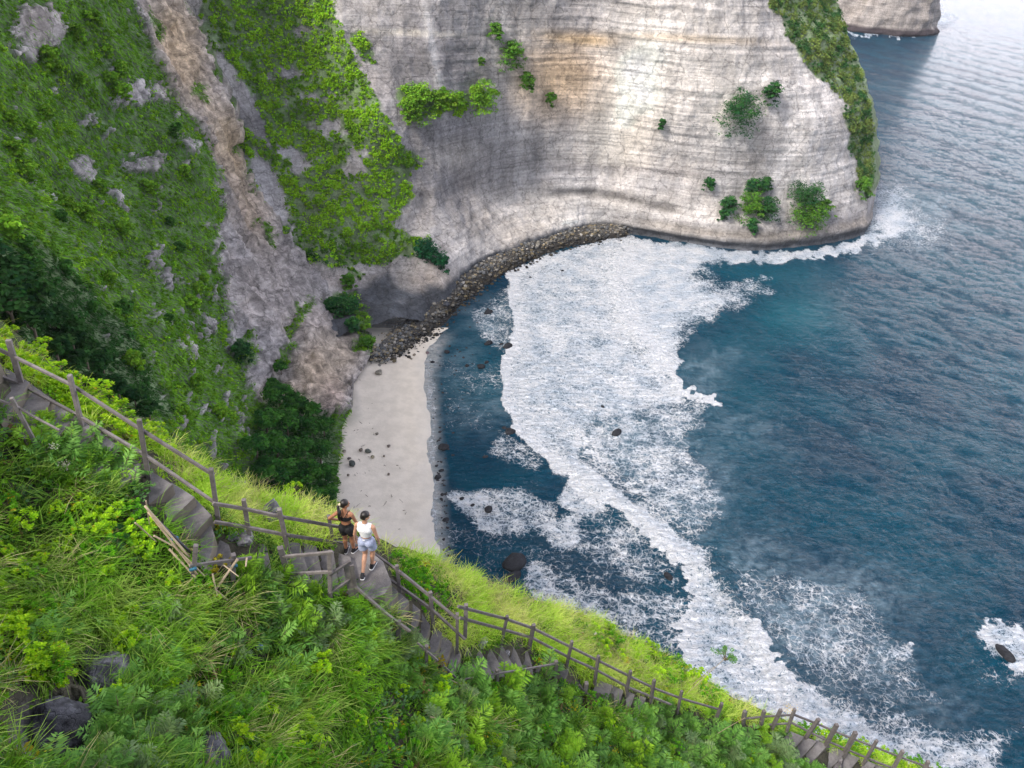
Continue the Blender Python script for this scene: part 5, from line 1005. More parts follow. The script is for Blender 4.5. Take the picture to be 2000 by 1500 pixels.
zone(20, [(1550, 1420), (1700, 1462), (1850, 1515), (1800, 1520), (1650, 1478), (1560, 1440)], broad, [4, 5, 2], (.8, 1.15), 'edge_shrub', 'low green shrub seen through the last railing at bottom right', 'shrub', 'low shrubs behind the last railing', 18)
for (x, y, s, lab) in [(575, 968, .7, 'lone bright shoot of a broadleaf shrub rising at the cliff edge left of the people'), (90, 690, .75, 'tall bright shrub rising highest above the row behind the left railing'), (25, 668, .7, 'bright shrub nearest the left edge behind the railing'), (205, 775, .85, 'rounded bright shrub jutting over the drop behind the left railing')]:
    shrub(broad, 1, x, y, s, 'broadleaf_shrub', lab, 'shrub', lift=.12)
f_lab = 'shrub'
zone(24, [(60, 850), (100, 825), (160, 850), (225, 880), (265, 960), (250, 1000), (180, 960), (70, 930)], feather, Fz+Lz, (.6, .9), 'feathery_shrub', 'feathery light green shrub hanging over the upper steps at left', f_lab, 'feathery shrubs beside the upper steps', 22, .02, True, 40)
zone(9, [(120, 960), (260, 1000), (300, 1100), (200, 1120), (130, 1040)], broad, Bz+Dz, (.55, .85), 'broadleaf_shrub', 'broadleaf plant with yellowing leaves on the slope below the upper steps', f_lab, 'broadleaf plants below the upper steps', 34, .12)
zone(26, [(480, 1115), (560, 1150), (640, 1200), (650, 1260), (560, 1270), (490, 1200), (470, 1140)], feather, Fz+Lz, (.7, 1.1), 'feathery_shrub', 'feathery light green shrub below the landing railing', f_lab, 'feathery shrubs below the landing', 24, .1)
zone(18, [(650, 1190), (760, 1240), (860, 1310), (850, 1400), (740, 1330), (660, 1260)], feather, Fz, (.65, .95), 'feathery_shrub', 'feathery green shrub left of the narrow fan of steps', f_lab, 'feathery shrubs left of the fan of steps', 34, .05)
zone(64, [(850, 1345), (960, 1355), (1050, 1320), (1110, 1345), (1150, 1400), (1250, 1430), (1260, 1540), (860, 1540), (820, 1430)], feather, Fz+Fz+Lz, (.55, 1.25), 'feathery_shrub', 'feathery bright green shrub in the thicket below the fan of steps', f_lab, 'feathery shrubs in the thicket below the fan of steps', 26, .15)
zone(60, [(1230, 1400), (1310, 1420), (1370, 1395), (1450, 1425), (1560, 1460), (1600, 1530), (1240, 1560)], feather, Fz+Fz+Lz, (.6, 1.35), 'feathery_shrub', 'feathery green shrub in the lower right thicket', f_lab, 'feathery shrubs in the lower right thicket', 22, .2)
zone(18, [(0, 1230), (230, 1200), (330, 1260), (240, 1330), (60, 1350)], broad, Bz, (.5, .8), 'broadleaf_shrub', 'bright broadleaf shrub among the left tussocks', f_lab, 'broadleaf shrubs among the left tussocks', 30, .16)
zone(34, [(420, 1340), (640, 1300), (820, 1400), (830, 1500), (420, 1520)], broad, Dz+[0], (.5, .85), 'broadleaf_shrub', 'green broadleaf plant on the near slope at the bottom centre', f_lab, 'broadleaf plants at the bottom centre', 30, .14)
zone(22, [(90, 1440), (360, 1420), (400, 1540), (60, 1560)], feather, Fz, (.55, .9), 'feathery_shrub', 'pale feathery shrub at the bottom left edge', f_lab, 'feathery shrubs at the bottom left', 30, .12)
zone(40, [(-20, 960), (160, 1010), (330, 1110), (420, 1170), (460, 1300), (300, 1400), (100, 1380), (-20, 1300)], broad, Bz+Dz, (.5, .85), 'broadleaf_shrub', '', f_lab, 'broadleaf shrubs on the left slope', 36, .2)
zone(26, [(0, 1130), (300, 1180), (470, 1230), (640, 1330), (500, 1440), (200, 1430)], feather, Fz, (.6, .95), 'feathery_shrub', '', f_lab, 'feathery shrubs on the left slope', 40, .15)
zone(26, [(850, 1350), (1110, 1345), (1300, 1410), (1560, 1470), (1560, 1540), (860, 1540)], broad, Bz+Dz, (.5, .85), 'broadleaf_shrub', '', f_lab, 'broadleaf shrubs among the thicket', 46, .28)
zone(26, [(1262, 1368), (1400, 1400), (1500, 1424), (1560, 1440), (1540, 1462), (1420, 1440), (1262, 1398)], feather, Fz+Lz, (.5, .75), 'feathery_shrub', '', f_lab, 'feathery shrubs over the hidden path', 16, .0, False, 99)
zone(14, [(640, 1230), (720, 1240), (1000, 1400), (1000, 1480), (700, 1440)], broad, Bz, (.4, .65), 'sapling', 'bright yellow-green sapling poking out of the undergrowth', f_lab, 'yellow-green saplings in the undergrowth', 60, .2)
# large fern beside the upper steps
def fern(px, py):
    P = ground(np.array([float(px)]), np.array([float(py)]))[0]; root = empty('fern', P+[0, 0, .15], 'large blue-green fern with broad fronds beside the wide steps', 'fern')
    r = np.random.default_rng(9)
    for k, (a, L) in enumerate([(-.5, .62), (.35, .55), (-1.5, .5), (1.4, .42), (2.6, .4), (-2.4, .45)]):
        V = []; C = []; o = np.array([math.cos(a), math.sin(a), 0]); sd_ = np.array([-o[1], o[0], 0])
        for j in range(26):
            f = (j+1)/26; c = o*L*f+np.array([0, 0, .30*f-.42*f*f])
            for sg_ in (-1, 1):
                pl = .21*math.sin(math.pi*(.12+.86*f))+.01; d = sd_*sg_*.93+o*.36-np.array([0, 0, .15]); w = .0115
                V += [c-o*w, c+d*pl*.5-o*w, c+d*pl, c+d*pl*.5+o*w*1.2]; C.append(np.array((.055, .17, .05))*(.8+.5*r.random()))
        V = np.array(V); mesh_np('frond', V, np.arange(len(V)).reshape(-1, 4), LEAF, root, False, fcol=np.array(C))
    return root
fern(195, 1060)
# overhanging sprig against the surf, small rubbish in the grass
f, tp = feather_proto(91, 14, .22, (.06, .2, .03), (.14, .33, .05)); st = stem_mesh(tp); Pp = pt(1418, 1284, float(Dsea(1380))+.25)
rt = empty('feathery_sprig', Pp, 'lone feathery sprig standing out against the white surf', 'plant'); rt.scale = (1.3, 1.3, 1.3); f.parent = rt; st.parent = rt
bm = bmesh.new(); A = pt(1352, 1345, float(Dsea(1352))+.3); pole(bm, A-Vector(Pp), (0, 0, 0), .008, .005, 6); bm_obj('stalk', bm, BAMB, rt, True).matrix_parent_inverse = Matrix.Identity(4)
P = ground(np.array([512.]), np.array([1283.]))[0]
bm = bmesh.new(); bmesh.ops.create_icosphere(bm, subdivisions=3, radius=.055)
for v_ in bm.verts: v_.co *= 1+.35*math.sin(v_.co.x*90)*math.sin(v_.co.y*70+1); v_.co.z *= .5
o = bm_obj('litter', bm, plain('blue_plastic', (.03, .09, .3), .35), None, False); o.location = (P[0], P[1], P[2]+.28); tag(o, 'crumpled blue piece of plastic litter in the grass below the landing', 'litter')
# flowers
def flower(px, py, col, lab, n=26, R=.035):
    P = ground(np.array([float(px)]), np.array([float(py)]))[0]; n_ = n; Q = rng.normal(size=(n_, 3))*R+[0, 0, .34]
    V, F, c = leaflets(Q, np.full(n_, .028), np.full(n_, .010), np.tile(col, (n_, 1))*rng.uniform(.8, 1.15, (n_, 1)), 0)
    o = mesh_np('flower_cluster', V, F, LEAF, fcol=np.clip(c, 0, 1), smooth=False); o.location = [float(a) for a in P]; tag(o, lab, 'flowers')
for (x, y, c, l, R) in [(118, 900, (.7, .68, .6), 'small cream flower cluster nearest the top of the left shrubs', .03), (138, 938, (.62, .55, .5), 'cream and pink flower cluster in the left shrubs', .045), (1220, 1305, (.7, .5, .01), 'yellow flowers by the long lower railing', .06), (1535, 1396, (.75, .5, .01), 'bright yellow flowers behind the last railing', .10), (1461, 1480, (.7, .52, .01), 'yellow flowers at the bottom edge right of centre', .08), (1482, 1494, (.72, .55, .01), 'second patch of yellow flowers at the very bottom edge', .07), (905, 1465, (.6, .45, .02), 'small yellow flower low in the thicket', .03), (1160, 1252, (.72, .7, .62), 'tiny white flower above the long railing', .02)]:
    flower(x, y, np.array(c), l, int(26+R*900), R)

# ------------------------------------------------------------------ trees at the foot of the cliff and distinct bushes on the wall
BARK = plain('tree_bark', (.13, .10, .075), .9)
def surf(PXs, PYs, P, x, y):
    d_ = (PXs-x)**2+(PYs-y)**2; k = np.argsort(d_.ravel())[:40]; Q = P.reshape(-1, 3)[k]; r_ = np.linalg.norm(Q-CAM, axis=1); return float(r_.min())
def surf_t(x, y, near_left=False):
    o = []
    for (A, B, P) in ((ux2, uy2, P2), (ux1, uy1, P1)):
        d_ = (A-x)**2+(B-y)**2; k = int(np.argmin(d_))
        if d_.ravel()[k] < 64: m_ = (d_ < 100); o.append(float(np.linalg.norm(P[m_]-CAM, axis=1).min()))
    return min(o) if o else float(T2(np.array([float(x)]), np.array([float(y)]))[0])
ux2, uy2 = to_px(P2); ux1, uy1 = to_px(P1)
def far_plant(name, P, R, n, cols, label, cat, trunk=True, group=None, flat=.8, size=.42):
    root = empty(name, P, label, cat, group); r = rng; k = n
    c = r.normal(size=(k, 3)); c /= np.linalg.norm(c, axis=1)[:, None]; c[:, 2] = (np.abs(c[:, 2])*.9-.1) if trunk else c[:, 2]; c *= R*.75*(r.random((k, 1))**.35); c[:, 2] *= flat; c[:, 2] += (R*.8 if trunk else 0)
    if not trunk: c += np.array([R*.55*(r.random()-.5), 0, 0])*(r.random((k, 1)) < .5); dn_ = (r.random((k, 1)) < .28); c += dn_*np.stack([r.normal(size=k)*R*.35, 0*r.random(k), -R*(.4+.7*r.random(k))], -1)
    Rr_ = R*(.22+.2*r.random(k)); mm = r.random((k, 1)); cc = np.array(cols[0])*(1-mm)+np.array(cols[1])*mm
    V, F, fc = leaf_cloud(c, np.tile(np.array([0, 0, 1.]), (k, 1)), Rr_, cc, 34, size, .35, .85)
    mesh_np('crown', V, F, LEAF_FAR, root, False, fcol=fc)
    if trunk:
        bm = bmesh.new(); pole(bm, (0, 0, -R*.4), (.1*R, .05*R, R*.9), R*.07, R*.04, 8)
        for j in range(4): a = j*1.7; pole(bm, (0.05*R, 0, R*.4), (math.cos(a)*R*.5, math.sin(a)*R*.5, R*1.1), R*.04, R*.015, 6)
        bm_obj('trunk', bm, BARK, root, True)
    return root
TLM = [('largest boulder on the sand', 687, 903), ('flat grey boulder', 664, 871), ('tan cliff foot', 600, 770), ('dark crevice bush', 470, 680), ('lone bright shoot', 575, 965), ('person in black', 672, 1000), ('narrow rock tongue', 505, 780)]
dkg = [(.012, .055, .014), (.06, .18, .025)]
tl_ = [(545, 775, 3.6), (575, 790, 3.4), (610, 800, 2.8), (632, 828, 2.7), (560, 830, 4), (600, 840, 3.6), (540, 875, 4), (585, 885, 4), (625, 880, 3.2), (635, 925, 3), (600, 930, 3.6), (560, 930, 3.6), (520, 825, 3.4), (500, 870, 3), (640, 960, 2.6), (612, 965, 2.6), (520, 920, 3.2), (545, 960, 3), (530, 745, 2.0), (548, 710, 1.8)]
for i_, (x, y, R) in enumerate(tl_):
    T = surf_t(x, y+12); P = at_t(np.array(float(x)), np.array(float(y+12)), T-2.0)
    far_plant('tree', P-[0, 0, 1.0], R*1.35, 34, dkg, where(x, y, 'dark tree by the beach', TLM), 'tree', True, 'dark trees clumped beside the beach')
for (x, y, R) in [(10, 560, 4), (40, 575, 3.6), (75, 600, 3.6), (110, 640, 3.4), (140, 665, 3.2), (165, 690, 3), (200, 715, 3), (20, 610, 3.4), (65, 640, 3.2), (110, 690, 3), (230, 760, 2.8), (-10, 520, 3.6), (190, 755, 2.6), (262, 775, 2.5), (150, 720, 3), (290, 800, 2.2)]:
    T = surf_t(x, y+10); P = at_t(np.array(float(x)), np.array(float(y+10)), T-2.0)
    far_plant('tree', P-[0, 0, 1.0], R*1.15, 30, [(.008, .035, .012), (.035, .10, .02)], where(x, y, 'dark tree beyond the ridge', LM), 'tree', True, 'dark trees beyond the near ridge at left')
ELM = TLM+[('grey rock patch at upper left', 35, 65), ('rock ledge beside the scar', 250, 205), ('pair of pale crags', 140, 335), ('mid slope rock ledge', 265, 330), ('thin pale rib of rock', 288, 530), ('foot of the left slope crags', 300, 690), ('top of the rock scar', 300, 20), ('second tall post', 140, 640)]
for (x, y) in [(20, 225), (60, 245), (110, 130), (95, 105), (150, 60), (180, 30), (210, 95), (235, 130), (160, 150), (215, 150), (240, 175), (90, 215), (30, 290), (50, 330), (15, 440), (45, 470), (130, 395), (165, 410), (120, 420), (195, 360), (290, 360), (345, 250), (360, 330), (240, 440), (330, 430), (350, 480), (60, 520), (130, 520), (215, 540), (240, 600), (390, 560), (375, 590), (400, 540), (180, 600), (255, 700), (330, 620), (385, 740), (430, 800), (360, 800)]:
    if x > -50:
        R = rng.uniform(1.2, 2.6); T = surf_t(x, y); P = at_t(np.array(float(x)), np.array(float(y)), T-R*.4); br_ = rng.random() < .6
        far_plant('bush', P, R, 46, [(.10, .24, .02), (.24, .46, .03)] if br_ else [(.03, .10, .02), (.08, .22, .03)], where(x, y, ('bright' if br_ else 'dark')+(' large' if R > 1.9 else ' small')+' slope bush', ELM), 'bush', False, 'bushes scattered over the left slope', .8, .32)
brg = [(.05, .15, .02), (.12, .27, .03)]; blg = [(.015, .075, .03), (.05, .16, .035)]
for (x, y, w, cl, lab) in [(1455, 210, 72, blg, 'large round green bush high on the pale cliff wall'), (1508, 177, 34, blg, 'small bush up right of the large round one on the cliff wall'), (1575, 378, 62, blg, 'upper half of the tall green bush near the headland tip'), (1585, 412, 70, brg, 'lower brighter half of the tall green bush near the headland tip'), (1425, 400, 36, blg, 'leftmost green bush low on the cliff wall'), (1465, 398, 46, brg, 'middle green bush low on the cliff wall'), (1498, 404, 40, blg, 'right green bush in the low row on the cliff wall'), (1470, 438, 24, blg, 'small bush under the low row on the cliff wall'), (1412, 418, 18, blg, 'small bush below the leftmost low bush'),
    (1495, 357, 26, blg, 'small bush above the low row, right one'), (1472, 360, 24, blg, 'small bush above the low row, left one'), (1388, 357, 20, blg, 'small lone bush left of the low row'), (1612, 400, 26, brg, 'small bush touching the right side of the tall headland bush'), (1292, 240, 14, blg, 'tiny bush in the middle of the pale wall'), (970, 58, 26, brg, 'small bush high on the wall near the top edge'), (1005, 103, 42, brg, 'slanting green bush on the ochre wall'), (1030, 155, 28, brg, 'small bush below the slanting one on the ochre wall'), (940, 118, 12, brg, 'tiny bush left of the slanting one'), (1078, 190, 20, brg, 'thin bush at the ochre ledge'),
    (945, 185, 56, [(.1, .25, .02), (.2, .38, .03)], 'bright forked bush on the grey wall ledge'), (865, 190, 40, [(.1, .25, .02), (.2, .38, .03)], 'bright bush in the middle of the grey wall ledge'), (822, 188, 52, [(.1, .25, .02), (.2, .38, .03)], 'broad bright bush at the left of the grey wall ledge'), (800, 210, 44, [(.1, .25, .02), (.2, .38, .03)], 'bright bush drooping lowest on the grey wall ledge'), (895, 192, 30, [(.1, .25, .02), (.2, .38, .03)], 'small bright bush right of the middle on the grey wall ledge'),
    (835, 486, 50, [(.008, .06, .03), (.02, .11, .04)], 'blue-green dark tree at the rim above the rubble shore'), (862, 508, 34, [(.008, .06, .03), (.02, .11, .04)], 'smaller dark tree hanging below the rim tree'), (672, 600, 56, blg, 'dark bush above the tan cliff at the beach head'), (650, 596, 36, blg, 'bush left of the dark one above the tan cliff'), (680, 545, 26, brg, 'bright bush in a crack below the green wall'), (716, 665, 30, brg, 'bright bush just above the rubble at the beach head'), (690, 632, 26, blg, 'small dark bush under the one above the tan cliff'), (470, 680, 34, blg, 'dark bush in the crevice of the rock scar'), (1686, 360, 30, brg, 'bright bush at the end of the green headland ridge')]:
    if False: T = min(T2(np.array([float(x)]), np.array([float(y)]))[0], T1(np.array([float(x)]), np.array([float(y)]))[0]) if x > 600 else T2(np.array([float(x)]), np.array([float(y)]))[0]
    else: T = surf_t(x, y)
    R = w/2/FPX*T*1.02; P = at_t(np.array(float(x)), np.array(float(y)), T-R*.62-.4)
    far_plant('bush', P, R*1.05, int(20+w*1.3), cl, lab, 'bush', False, None, .95, .40)

# ------------------------------------------------------------------ people
def remeshed(name, bm, vox, mat, parent, cuts=(), smooth=6, factor=.5):
    me = bpy.data.meshes.new('tmp'); bm.to_mesh(me); bm.free(); o = bpy.data.objects.new('tmp', me); COL.objects.link(o)
    m = o.modifiers.new('r', 'REMESH'); m.mode = 'VOXEL'; m.voxel_size = vox; m.use_smooth_shade = True
    s = o.modifiers.new('s', 'SMOOTH'); s.iterations = smooth; s.factor = factor
    dg = bpy.context.evaluated_depsgraph_get(); dg.update(); m2 = bpy.data.meshes.new_from_object(o.evaluated_get(dg)); bpy.data.objects.remove(o)
    if cuts:
        b2 = bmesh.new(); b2.from_mesh(m2)
        for co, no in cuts: bmesh.ops.bisect_plane(b2, geom=b2.verts[:]+b2.edges[:]+b2.faces[:], plane_co=co, plane_no=no, clear_outer=True)
        b2.to_mesh(m2); b2.free()
    m2.polygons.foreach_set('use_smooth', np.full(len(m2.polygons), True)); m2.materials.clear(); m2.materials.append(mat); m2.name = name
    r = bpy.data.objects.new(name, m2); COL.objects.link(r); r.parent = parent; return r
def cap(bm, A, B, ra, rb, ea=1.0, front=(0, 1, 0)):
    """tapered capsule; ea flattens it front to back"""
    A = Vector(A); B = Vector(B); d = (B-A); L = max(d.length, 1e-4); d = d/L; f = Vector(front); f = (f-d*f.dot(d))
    f = f.normalized() if f.length > 1e-3 else d.orthogonal().normalized(); s = d.cross(f); rings = []
    prof = [(-math.cos(a)*ra, math.sin(a)*ra) for a in (.25, .7, 1.15, 1.57)]+[(L*k/3, ra+(rb-ra)*k/3) for k in (1, 2)]+[(L+math.sin(a)*rb, math.cos(a)*rb) for a in (0, .42, .87, 1.32)]
    for h, r in prof:
        rings.append([bm.verts.new(A+d*h+(s*math.cos(t)+f*math.sin(t)*ea)*r) for t in [2*math.pi*j/14 for j in range(14)]])
    for a, b_ in zip(rings[:-1], rings[1:]):
        for j in range(14): bm.faces.new((a[j], a[(j+1) % 14], b_[(j+1) % 14], b_[j]))
    bm.faces.new(rings[0][::-1]); bm.faces.new(rings[-1])
def ell(bm, c, r, rot=0.0):
    q = bmesh.ops.create_icosphere(bm, subdivisions=3, radius=1.0)['verts']; Mx = Matrix.Rotation(rot, 3, 'Z')
    for v_ in q: v_.co = Vector(c)+Mx@Vector((v_.co.x*r[0], v_.co.y*r[1], v_.co.z*r[2]))
SKIN1 = plain('tan_skin', (.36, .165, .09), .5, .1, 14); SKIN2 = plain('light_tan_skin', (.46, .25, .16), .5, .1, 14)
HAIR = plain('black_hair', (.012, .009, .008), .42, .5, 60); BLACKC = plain('black_fabric', (.008, .008, .010), .8, .3, 60); WHITEC = plain('white_fabric', (.78, .78, .80), .85, .3, 40)
BLUEC = plain('pale_blue_fabric', (.34, .38, .52), .85, .5, 40); SOLE = plain('white_rubber', (.75, .74, .72), .6); SHOE = plain('black_canvas', (.012, .012, .016), .7); EYE = plain('dark_eye', (.01, .008, .008), .2); LIP = plain('lips', (.32, .1, .08), .5)
V3 = Vector
def hand(bm, W_, F_, side, curl=.5, out=V3((0, 0, -1)), palm=V3((0, 1, 0)), s=1.0):
    """palm and five separate bent fingers; out = along the hand, palm = towards the palm's face, side = towards the thumb"""
    out = out.normalized(); th = V3(side); th = (th-out*th.dot(out)).normalized(); pn = out.cross(th); pn = pn if pn.dot(palm) > 0 else -pn
    c = W_+out*.045*s; cap(bm, W_+out*.01, W_+out*.075*s, .022*s, .034*s, .42, pn)
    for k, (o_, L) in enumerate([(.028, .070), (.010, .078), (-.009, .072), (-.026, .056)]):
        p0 = W_+out*.078*s+th*o_*s; d = out; Lk = L*s
        for j, f in enumerate((.42, .32, .26)):
            d = (d+pn*curl*(.45+.2*j)).normalized(); p1 = p0+d*Lk*f; cap(bm, p0, p1, .0092*s, .0082*s); p0 = p1
    p0 = W_+out*.028*s+th*.026*s; d = (out*.65+th*.75).normalized()
    for j, f in enumerate((.036, .028)): p1 = p0+d*f*s; cap(bm, p0, p1, .0105*s, .009*s); p0 = p1; d = (out+th*.2+pn*.3).normalized()
def person(label, footP, rz, Hh, J, skin, sex):
    root = empty('person', footP, label, 'person', rot=(0, 0, rz)); k = Hh/1.70; root.scale = (k, k, k)
    bm = bmesh.new(); hip, waist, chest, neck, head = [V3(J[q]) for q in ('hip', 'waist', 'chest', 'neck', 'head')]
    hw = .095 if sex == 'f' else .09; sh = J['shw']
    X = V3((1, 0, 0))
    cap(bm, hip-X*hw*.75+V3((0, 0, -.02)), hip+X*hw*.75+V3((0, 0, -.02)), .098, .098, .95)
    ell(bm, hip+V3((-.07, -.045, -.03)), (.09, .095, .10)); ell(bm, hip+V3((.07, -.045, -.03)), (.09, .095, .10))
    cap(bm, hip+V3((0, 0, .05)), waist, .125, .108, .78); cap(bm, waist, chest, .108, .138, .74); cap(bm, chest-X*.05, chest+X*.05, .115, .115, .82)
    cap(bm, chest+V3((-sh*.8, 0, .085)), chest+V3((sh*.8, 0, .085)), .062, .062, .9); cap(bm, chest+V3((0, 0, .10)), neck, .07, .052); cap(bm, neck, head+V3((0, -.01, -.06)), .052, .05)
    if sex == 'f': ell(bm, chest+V3((-.06, .08, -.01)), (.055, .05, .055)); ell(bm, chest+V3((.06, .08, -.01)), (.055, .05, .055))
    # head
    hy = J['yaw']; Rz = Matrix.Rotation(hy, 3, 'Z')@Matrix.Rotation(J['nod'], 3, 'X')
    def hp(x, y, z_): return head+Rz@V3((x, y, z_))
    ell(bm, head+V3((0, 0, .015)), (.077, .094, .10), hy); ell(bm, hp(0, .03, -.045), (.055, .06, .062), hy); ell(bm, hp(0, .085, -.085), (.022, .02, .018)); cap(bm, hp(0, .085, .012), hp(0, .108, -.022), .009, .013); ell(bm, hp(.076, -.005, -.01), (.012, .02, .032), hy); ell(bm, hp(-.076, -.005, -.01), (.012, .02, .032), hy)
    ell(bm, hp(0, .078, .035), (.045, .018, .012), hy)
    for s_, a in ((-1, 'l'), (1, 'r')):
        S_ = chest+V3((s_*sh, 0, .075)); E = V3(J['el'+a]); Wp = V3(J['wr'+a]); cap(bm, S_, S_+(E-S_)*.35, .052, .046); cap(bm, S_+(E-S_)*.3, E, .045, .036); cap(bm, E, E+(Wp-E)*.35, .037, .036); cap(bm, E+(Wp-E)*.3, Wp, .036, .025)
        hand(bm, Wp, None, J['th'+a], J['curl'+a], (V3(J['ho'+a])), V3(J['pa'+a]))
        Hp = hip+V3((s_*hw, 0, -.05)); K = V3(J['kn'+a]); A = V3(J['an'+a]); cap(bm, Hp, Hp+(K-Hp)*.5, .090, .075); cap(bm, Hp+(K-Hp)*.5, K, .074, .054); cap(bm, K, K+(A-K)*.3+V3((0, -.012, 0)), .053, .055); cap(bm, K+(A-K)*.3+V3((0, -.012, 0)), K+(A-K)*.62, .055, .042); cap(bm, K+(A-K)*.6, A, .042, .033)
        fd = V3(J['ft'+a]); cap(bm, A+V3((0, 0, -.03)), A+fd*.13+V3((0, 0, -.045)), .036, .03, .8)
    remeshed('body', bm, .0065, skin, root, (), 5, .5)
    for s_ in (-1, 1):
        b3 = bmesh.new(); ell(b3, hp(s_*.031, .083, .012), (.013, .008, .007)); e_ = bm_obj('eye', b3, EYE, root, True)
        b3 = bmesh.new(); cap(b3, hp(s_*.016, .091, .034), hp(s_*.046, .083, .036), .004, .003); bm_obj('eyebrow', b3, HAIR, root, True)
    b3 = bmesh.new(); cap(b3, hp(-.018, .098, -.055), hp(.018, .098, -.055), .006, .006, .8); bm_obj('mouth', b3, LIP, root, True)
    # shoes
    for a in 'lr':
        A = V3(J['an'+a]); fd = V3(J['ft'+a]).normalized(); up = V3((0, 0, 1)); up = (up-fd*up.dot(fd)).normalized()
        b3 = bmesh.new(); cap(b3, A-fd*.03-up*.045, A+fd*.10-up*.052, .045, .042, .85, up); cap(b3, A+fd*.09-up*.055, A+fd*.155-up*.062, .044, .036, .7, up); cap(b3, A-fd*.01-up*.03, A+up*.03, .046, .044)
        so = remeshed('shoe', b3, .008, SHOE, root, (), 4)
        b3 = bmesh.new(); cap(b3, A-fd*.035-up*.082, A+fd*.155-up*.084, .047, .044, .32, up); s2 = remeshed('sole', b3, .006, SOLE, so, (), 2)
    return root, hp
# --- person in black
Jf = dict(hip=(0, 0, .88), waist=(.005, .0, 1.06), chest=(0, -.01, 1.24), neck=(0, .0, 1.43), head=(.01, .03, 1.575), shw=.155, yaw=-.95, nod=-.12,
          ell=(-.36, -.05, 1.12), wrl=(-.205, .07, .98), thl=(0, -.6, .6), curll=.35, hol=(.75, .35, -.55), pal=(1, 0, 0),
          elr=(.235, .03, 1.03), wrr=(.225, .16, .84), thr=(-.3, .9, .2), curlr=.5, hor=(0, .35, -.9), par=(-1, 0, 0),
          knl=(-.075, .035, .47), anl=(-.075, .0, .085), ftl=(-.1, 1, 0), knr=(.085, .05, .47), anr=(.10, .05, .085), ftr=(.45, .9, 0))
footA = pt(682, 1079, np.hypot(*at_z(682, 1079, LZ)[:2]))
pf, hpf = person('person in black sports top and black shorts with a dark ponytail, hand on hip', footA, -.12, 1.49, Jf, SKIN1, 'f')
hip, waist, chest, head = [V3(Jf[q]) for q in ('hip', 'waist', 'chest', 'head')]; X = V3((1, 0, 0))
bm = bmesh.new(); cap(bm, chest+V3((0, 0, -.08)), chest+V3((0, 0, .0)), .131, .137, .80); cap(bm, chest-X*.055, chest+X*.055, .123, .123, .86); ell(bm, chest+V3((-.06, .085, -.01)), (.062, .058, .062)); ell(bm, chest+V3((.06, .085, -.01)), (.062, .058, .062))
top = remeshed('sports_top', bm, .008, BLACKC, pf, ((chest+V3((0, 0, .065)), (0, -.25, 1)), (chest+V3((0, 0, -.085)), (0, 0, -1))), 4)
for s_ in (-1, 1):
    bm = bmesh.new(); pts = [chest+V3((s_*.02, -.122, .04)), chest+V3((s_*.055, -.098, .10)), chest+V3((s_*.085, -.01, .155)), chest+V3((s_*.09, .07, .11)), chest+V3((s_*.075, .12, .04))]
    for a, b_ in zip(pts[:-1], pts[1:]): cap(bm, a, b_, .009, .009)
    bm_obj('strap', bm, BLACKC, top, True)
bm = bmesh.new(); cap(bm, hip-X*.074+V3((0, 0, -.02)), hip+X*.074+V3((0, 0, -.02)), .110, .110, .98); cap(bm, hip+V3((0, 0, .0)), hip+V3((0, 0, .15)), .137, .121, .84); ell(bm, hip+V3((-.07, -.045, -.03)), (.102, .107, .112)); ell(bm, hip+V3((.07, -.045, -.03)), (.102, .107, .112))
for s_, a in ((-1, 'l'), (1, 'r')):
    Hp = hip+V3((s_*.09, 0, -.05)); K = V3(Jf['kn'+a]); cap(bm, Hp, Hp+(K-Hp)*.72, .102, .080)
remeshed('shorts', bm, .008, BLACKC, pf, ((hip+V3((0, 0, .15)), (0, 0, 1)), (V3((0, 0, .62)), (0, 0, -1))), 4)
bm = bmesh.new(); ell(bm, hpf(0, -.018, .038), (.088, .098, .092), -.95); ell(bm, hpf(0, -.05, -.01), (.078, .07, .07), -.95)
hr = remeshed('hair', bm, .007, HAIR, pf, ((hpf(0, .062, 0), tuple(Matrix.Rotation(-.95, 3, 'Z')@V3((0, 1, -.15)))),), 4)
bm = bmesh.new(); p0 = hpf(0, -.105, .02); tail = [p0, p0+V3((-.05, -.03, -.05)), V3((-.075, -.14, 1.44)), V3((-.085, -.15, 1.33)), V3((-.08, -.145, 1.24)), V3((-.07, -.13, 1.17))]
for k_, (a, b_) in enumerate(zip(tail[:-1], tail[1:])): cap(bm, a, b_, [.026, .032, .036, .034, .026][k_], [.032, .036, .034, .026, .010][k_])
remeshed('ponytail', bm, .008, HAIR, pf, (), 4); 
bm = bmesh.new(); cap(bm, p0-X*.004, p0+V3((-.012, -.008, -.01)), .032, .032); bm_obj('hair_tie', bm, plain('cream_band', (.6, .5, .35), .8), pf, True)
# --- person in white
Jm = dict(hip=(0, .02, .90), waist=(0, .01, 1.07), chest=(0, .0, 1.27), neck=(0, .015, 1.46), head=(.01, .045, 1.60), shw=.175, yaw=-.8, nod=-.25,
          ell=(-.235, -.02, 1.07), wrl=(-.25, .03, .84), thl=(.2, .9, 0), curll=.55, hol=(.05, .25, -.95), pal=(1, 0, 0),
          elr=(.245, -.0, 1.07), wrr=(.25, .08, .84), thr=(-.2, .9, 0), curlr=.55, hor=(0, .3, -.95), par=(-1, 0, 0),
          knl=(-.055, .02, .47), anl=(-.03, -.30, .12), ftl=(-.15, .82, -.55), knr=(.09, .10, .50), anr=(.07, .03, .085), ftr=(.15, 1, 0))
footB = pt(720, 1110, np.hypot(*at_z(720, 1110, LZ)[:2]))
pm_, hpm = person('person in white sleeveless top and pale blue shorts with short black hair, mid-step', footB, -.12, 1.56, Jm, SKIN2, 'm')
hip, waist, chest, head = [V3(Jm[q]) for q in ('hip', 'waist', 'chest', 'head')]
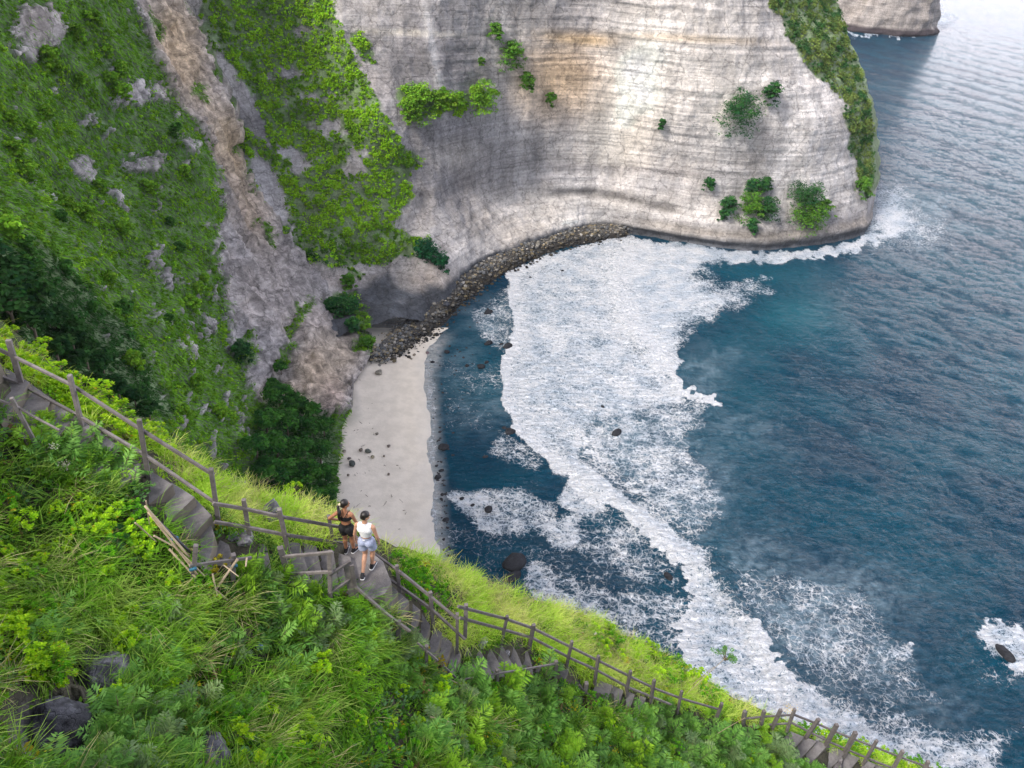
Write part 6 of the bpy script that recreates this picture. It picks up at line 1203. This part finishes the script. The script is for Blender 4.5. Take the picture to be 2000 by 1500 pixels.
bm = bmesh.new(); cap(bm, waist+V3((0, 0, .0)), chest, .124, .149, .80); cap(bm, chest-X*.055, chest+X*.055, .127, .127, .88); cap(bm, chest+V3((-.105, 0, .085)), chest+V3((.105, 0, .085)), .073, .073, .95); cap(bm, chest+V3((0, 0, .10)), chest+V3((0, .005, .15)), .082, .068)
remeshed('tank_top', bm, .008, WHITEC, pm_, ((waist+V3((0, 0, -.0)), (0, 0, -1)), (chest+V3((0, 0, .175)), (0, .1, 1))), 5)
bm = bmesh.new(); cap(bm, hip-X*.075+V3((0, 0, -.02)), hip+X*.075+V3((0, 0, -.02)), .112, .112, .98); cap(bm, hip+V3((0, 0, .0)), hip+V3((0, 0, .13)), .134, .120, .86); ell(bm, hip+V3((-.07, -.045, -.03)), (.100, .106, .108)); ell(bm, hip+V3((.07, -.045, -.03)), (.100, .106, .108))
for s_, a in ((-1, 'l'), (1, 'r')):
    Hp = hip+V3((s_*.095, 0, -.05)); K = V3(Jm['kn'+a]); cap(bm, Hp, Hp+(K-Hp)*.55+V3((s_*.015, -.01, 0)), .103, .104)
sh_ = remeshed('shorts', bm, .008, BLUEC, pm_, ((hip+V3((0, 0, .13)), (0, 0, 1)), (V3((0, 0, .64)), (0, 0, -1))), 3)
bm = bmesh.new(); cap(bm, hip+V3((-.035, -.115, .105)), hip+V3((.0, -.118, .105)), .014, .014, .4); bm_obj('label_patch', bm, WHITEC, sh_, True)
bm = bmesh.new(); ell(bm, hpm(0, -.016, .036), (.086, .098, .088), -.8); ell(bm, hpm(0, -.045, -.02), (.076, .066, .062), -.8)
remeshed('hair', bm, .007, HAIR, pm_, ((hpm(0, .065, 0), tuple(Matrix.Rotation(-.8, 3, 'Z')@V3((0, 1, -.2)))),), 4)

# ------------------------------------------------------------------ sea air
bm = bmesh.new(); bmesh.ops.create_cube(bm, size=1.0)
for v_ in bm.verts: v_.co = Vector((400+v_.co.x*3200, 1400+v_.co.y*3600, 80+v_.co.z*330))
me = bpy.data.meshes.new('haze'); bm.to_mesh(me); bm.free(); hz = bpy.data.objects.new('haze', me); COL.objects.link(hz); tag(hz, 'thin sea haze over the bay', kind='stuff', cat='haze')
hm = bpy.data.materials.new('haze'); hm.use_nodes = True; nt = hm.node_tree
for n_ in list(nt.nodes):
    if n_.type != 'OUTPUT_MATERIAL': nt.nodes.remove(n_)
pv = nt.nodes.new('ShaderNodeVolumePrincipled'); pv.inputs['Density'].default_value = HAZE; pv.inputs['Color'].default_value = (.93, .93, 1.0, 1); nt.links.new(pv.outputs[0], nt.nodes[0].inputs['Volume']); me.materials.append(hm)
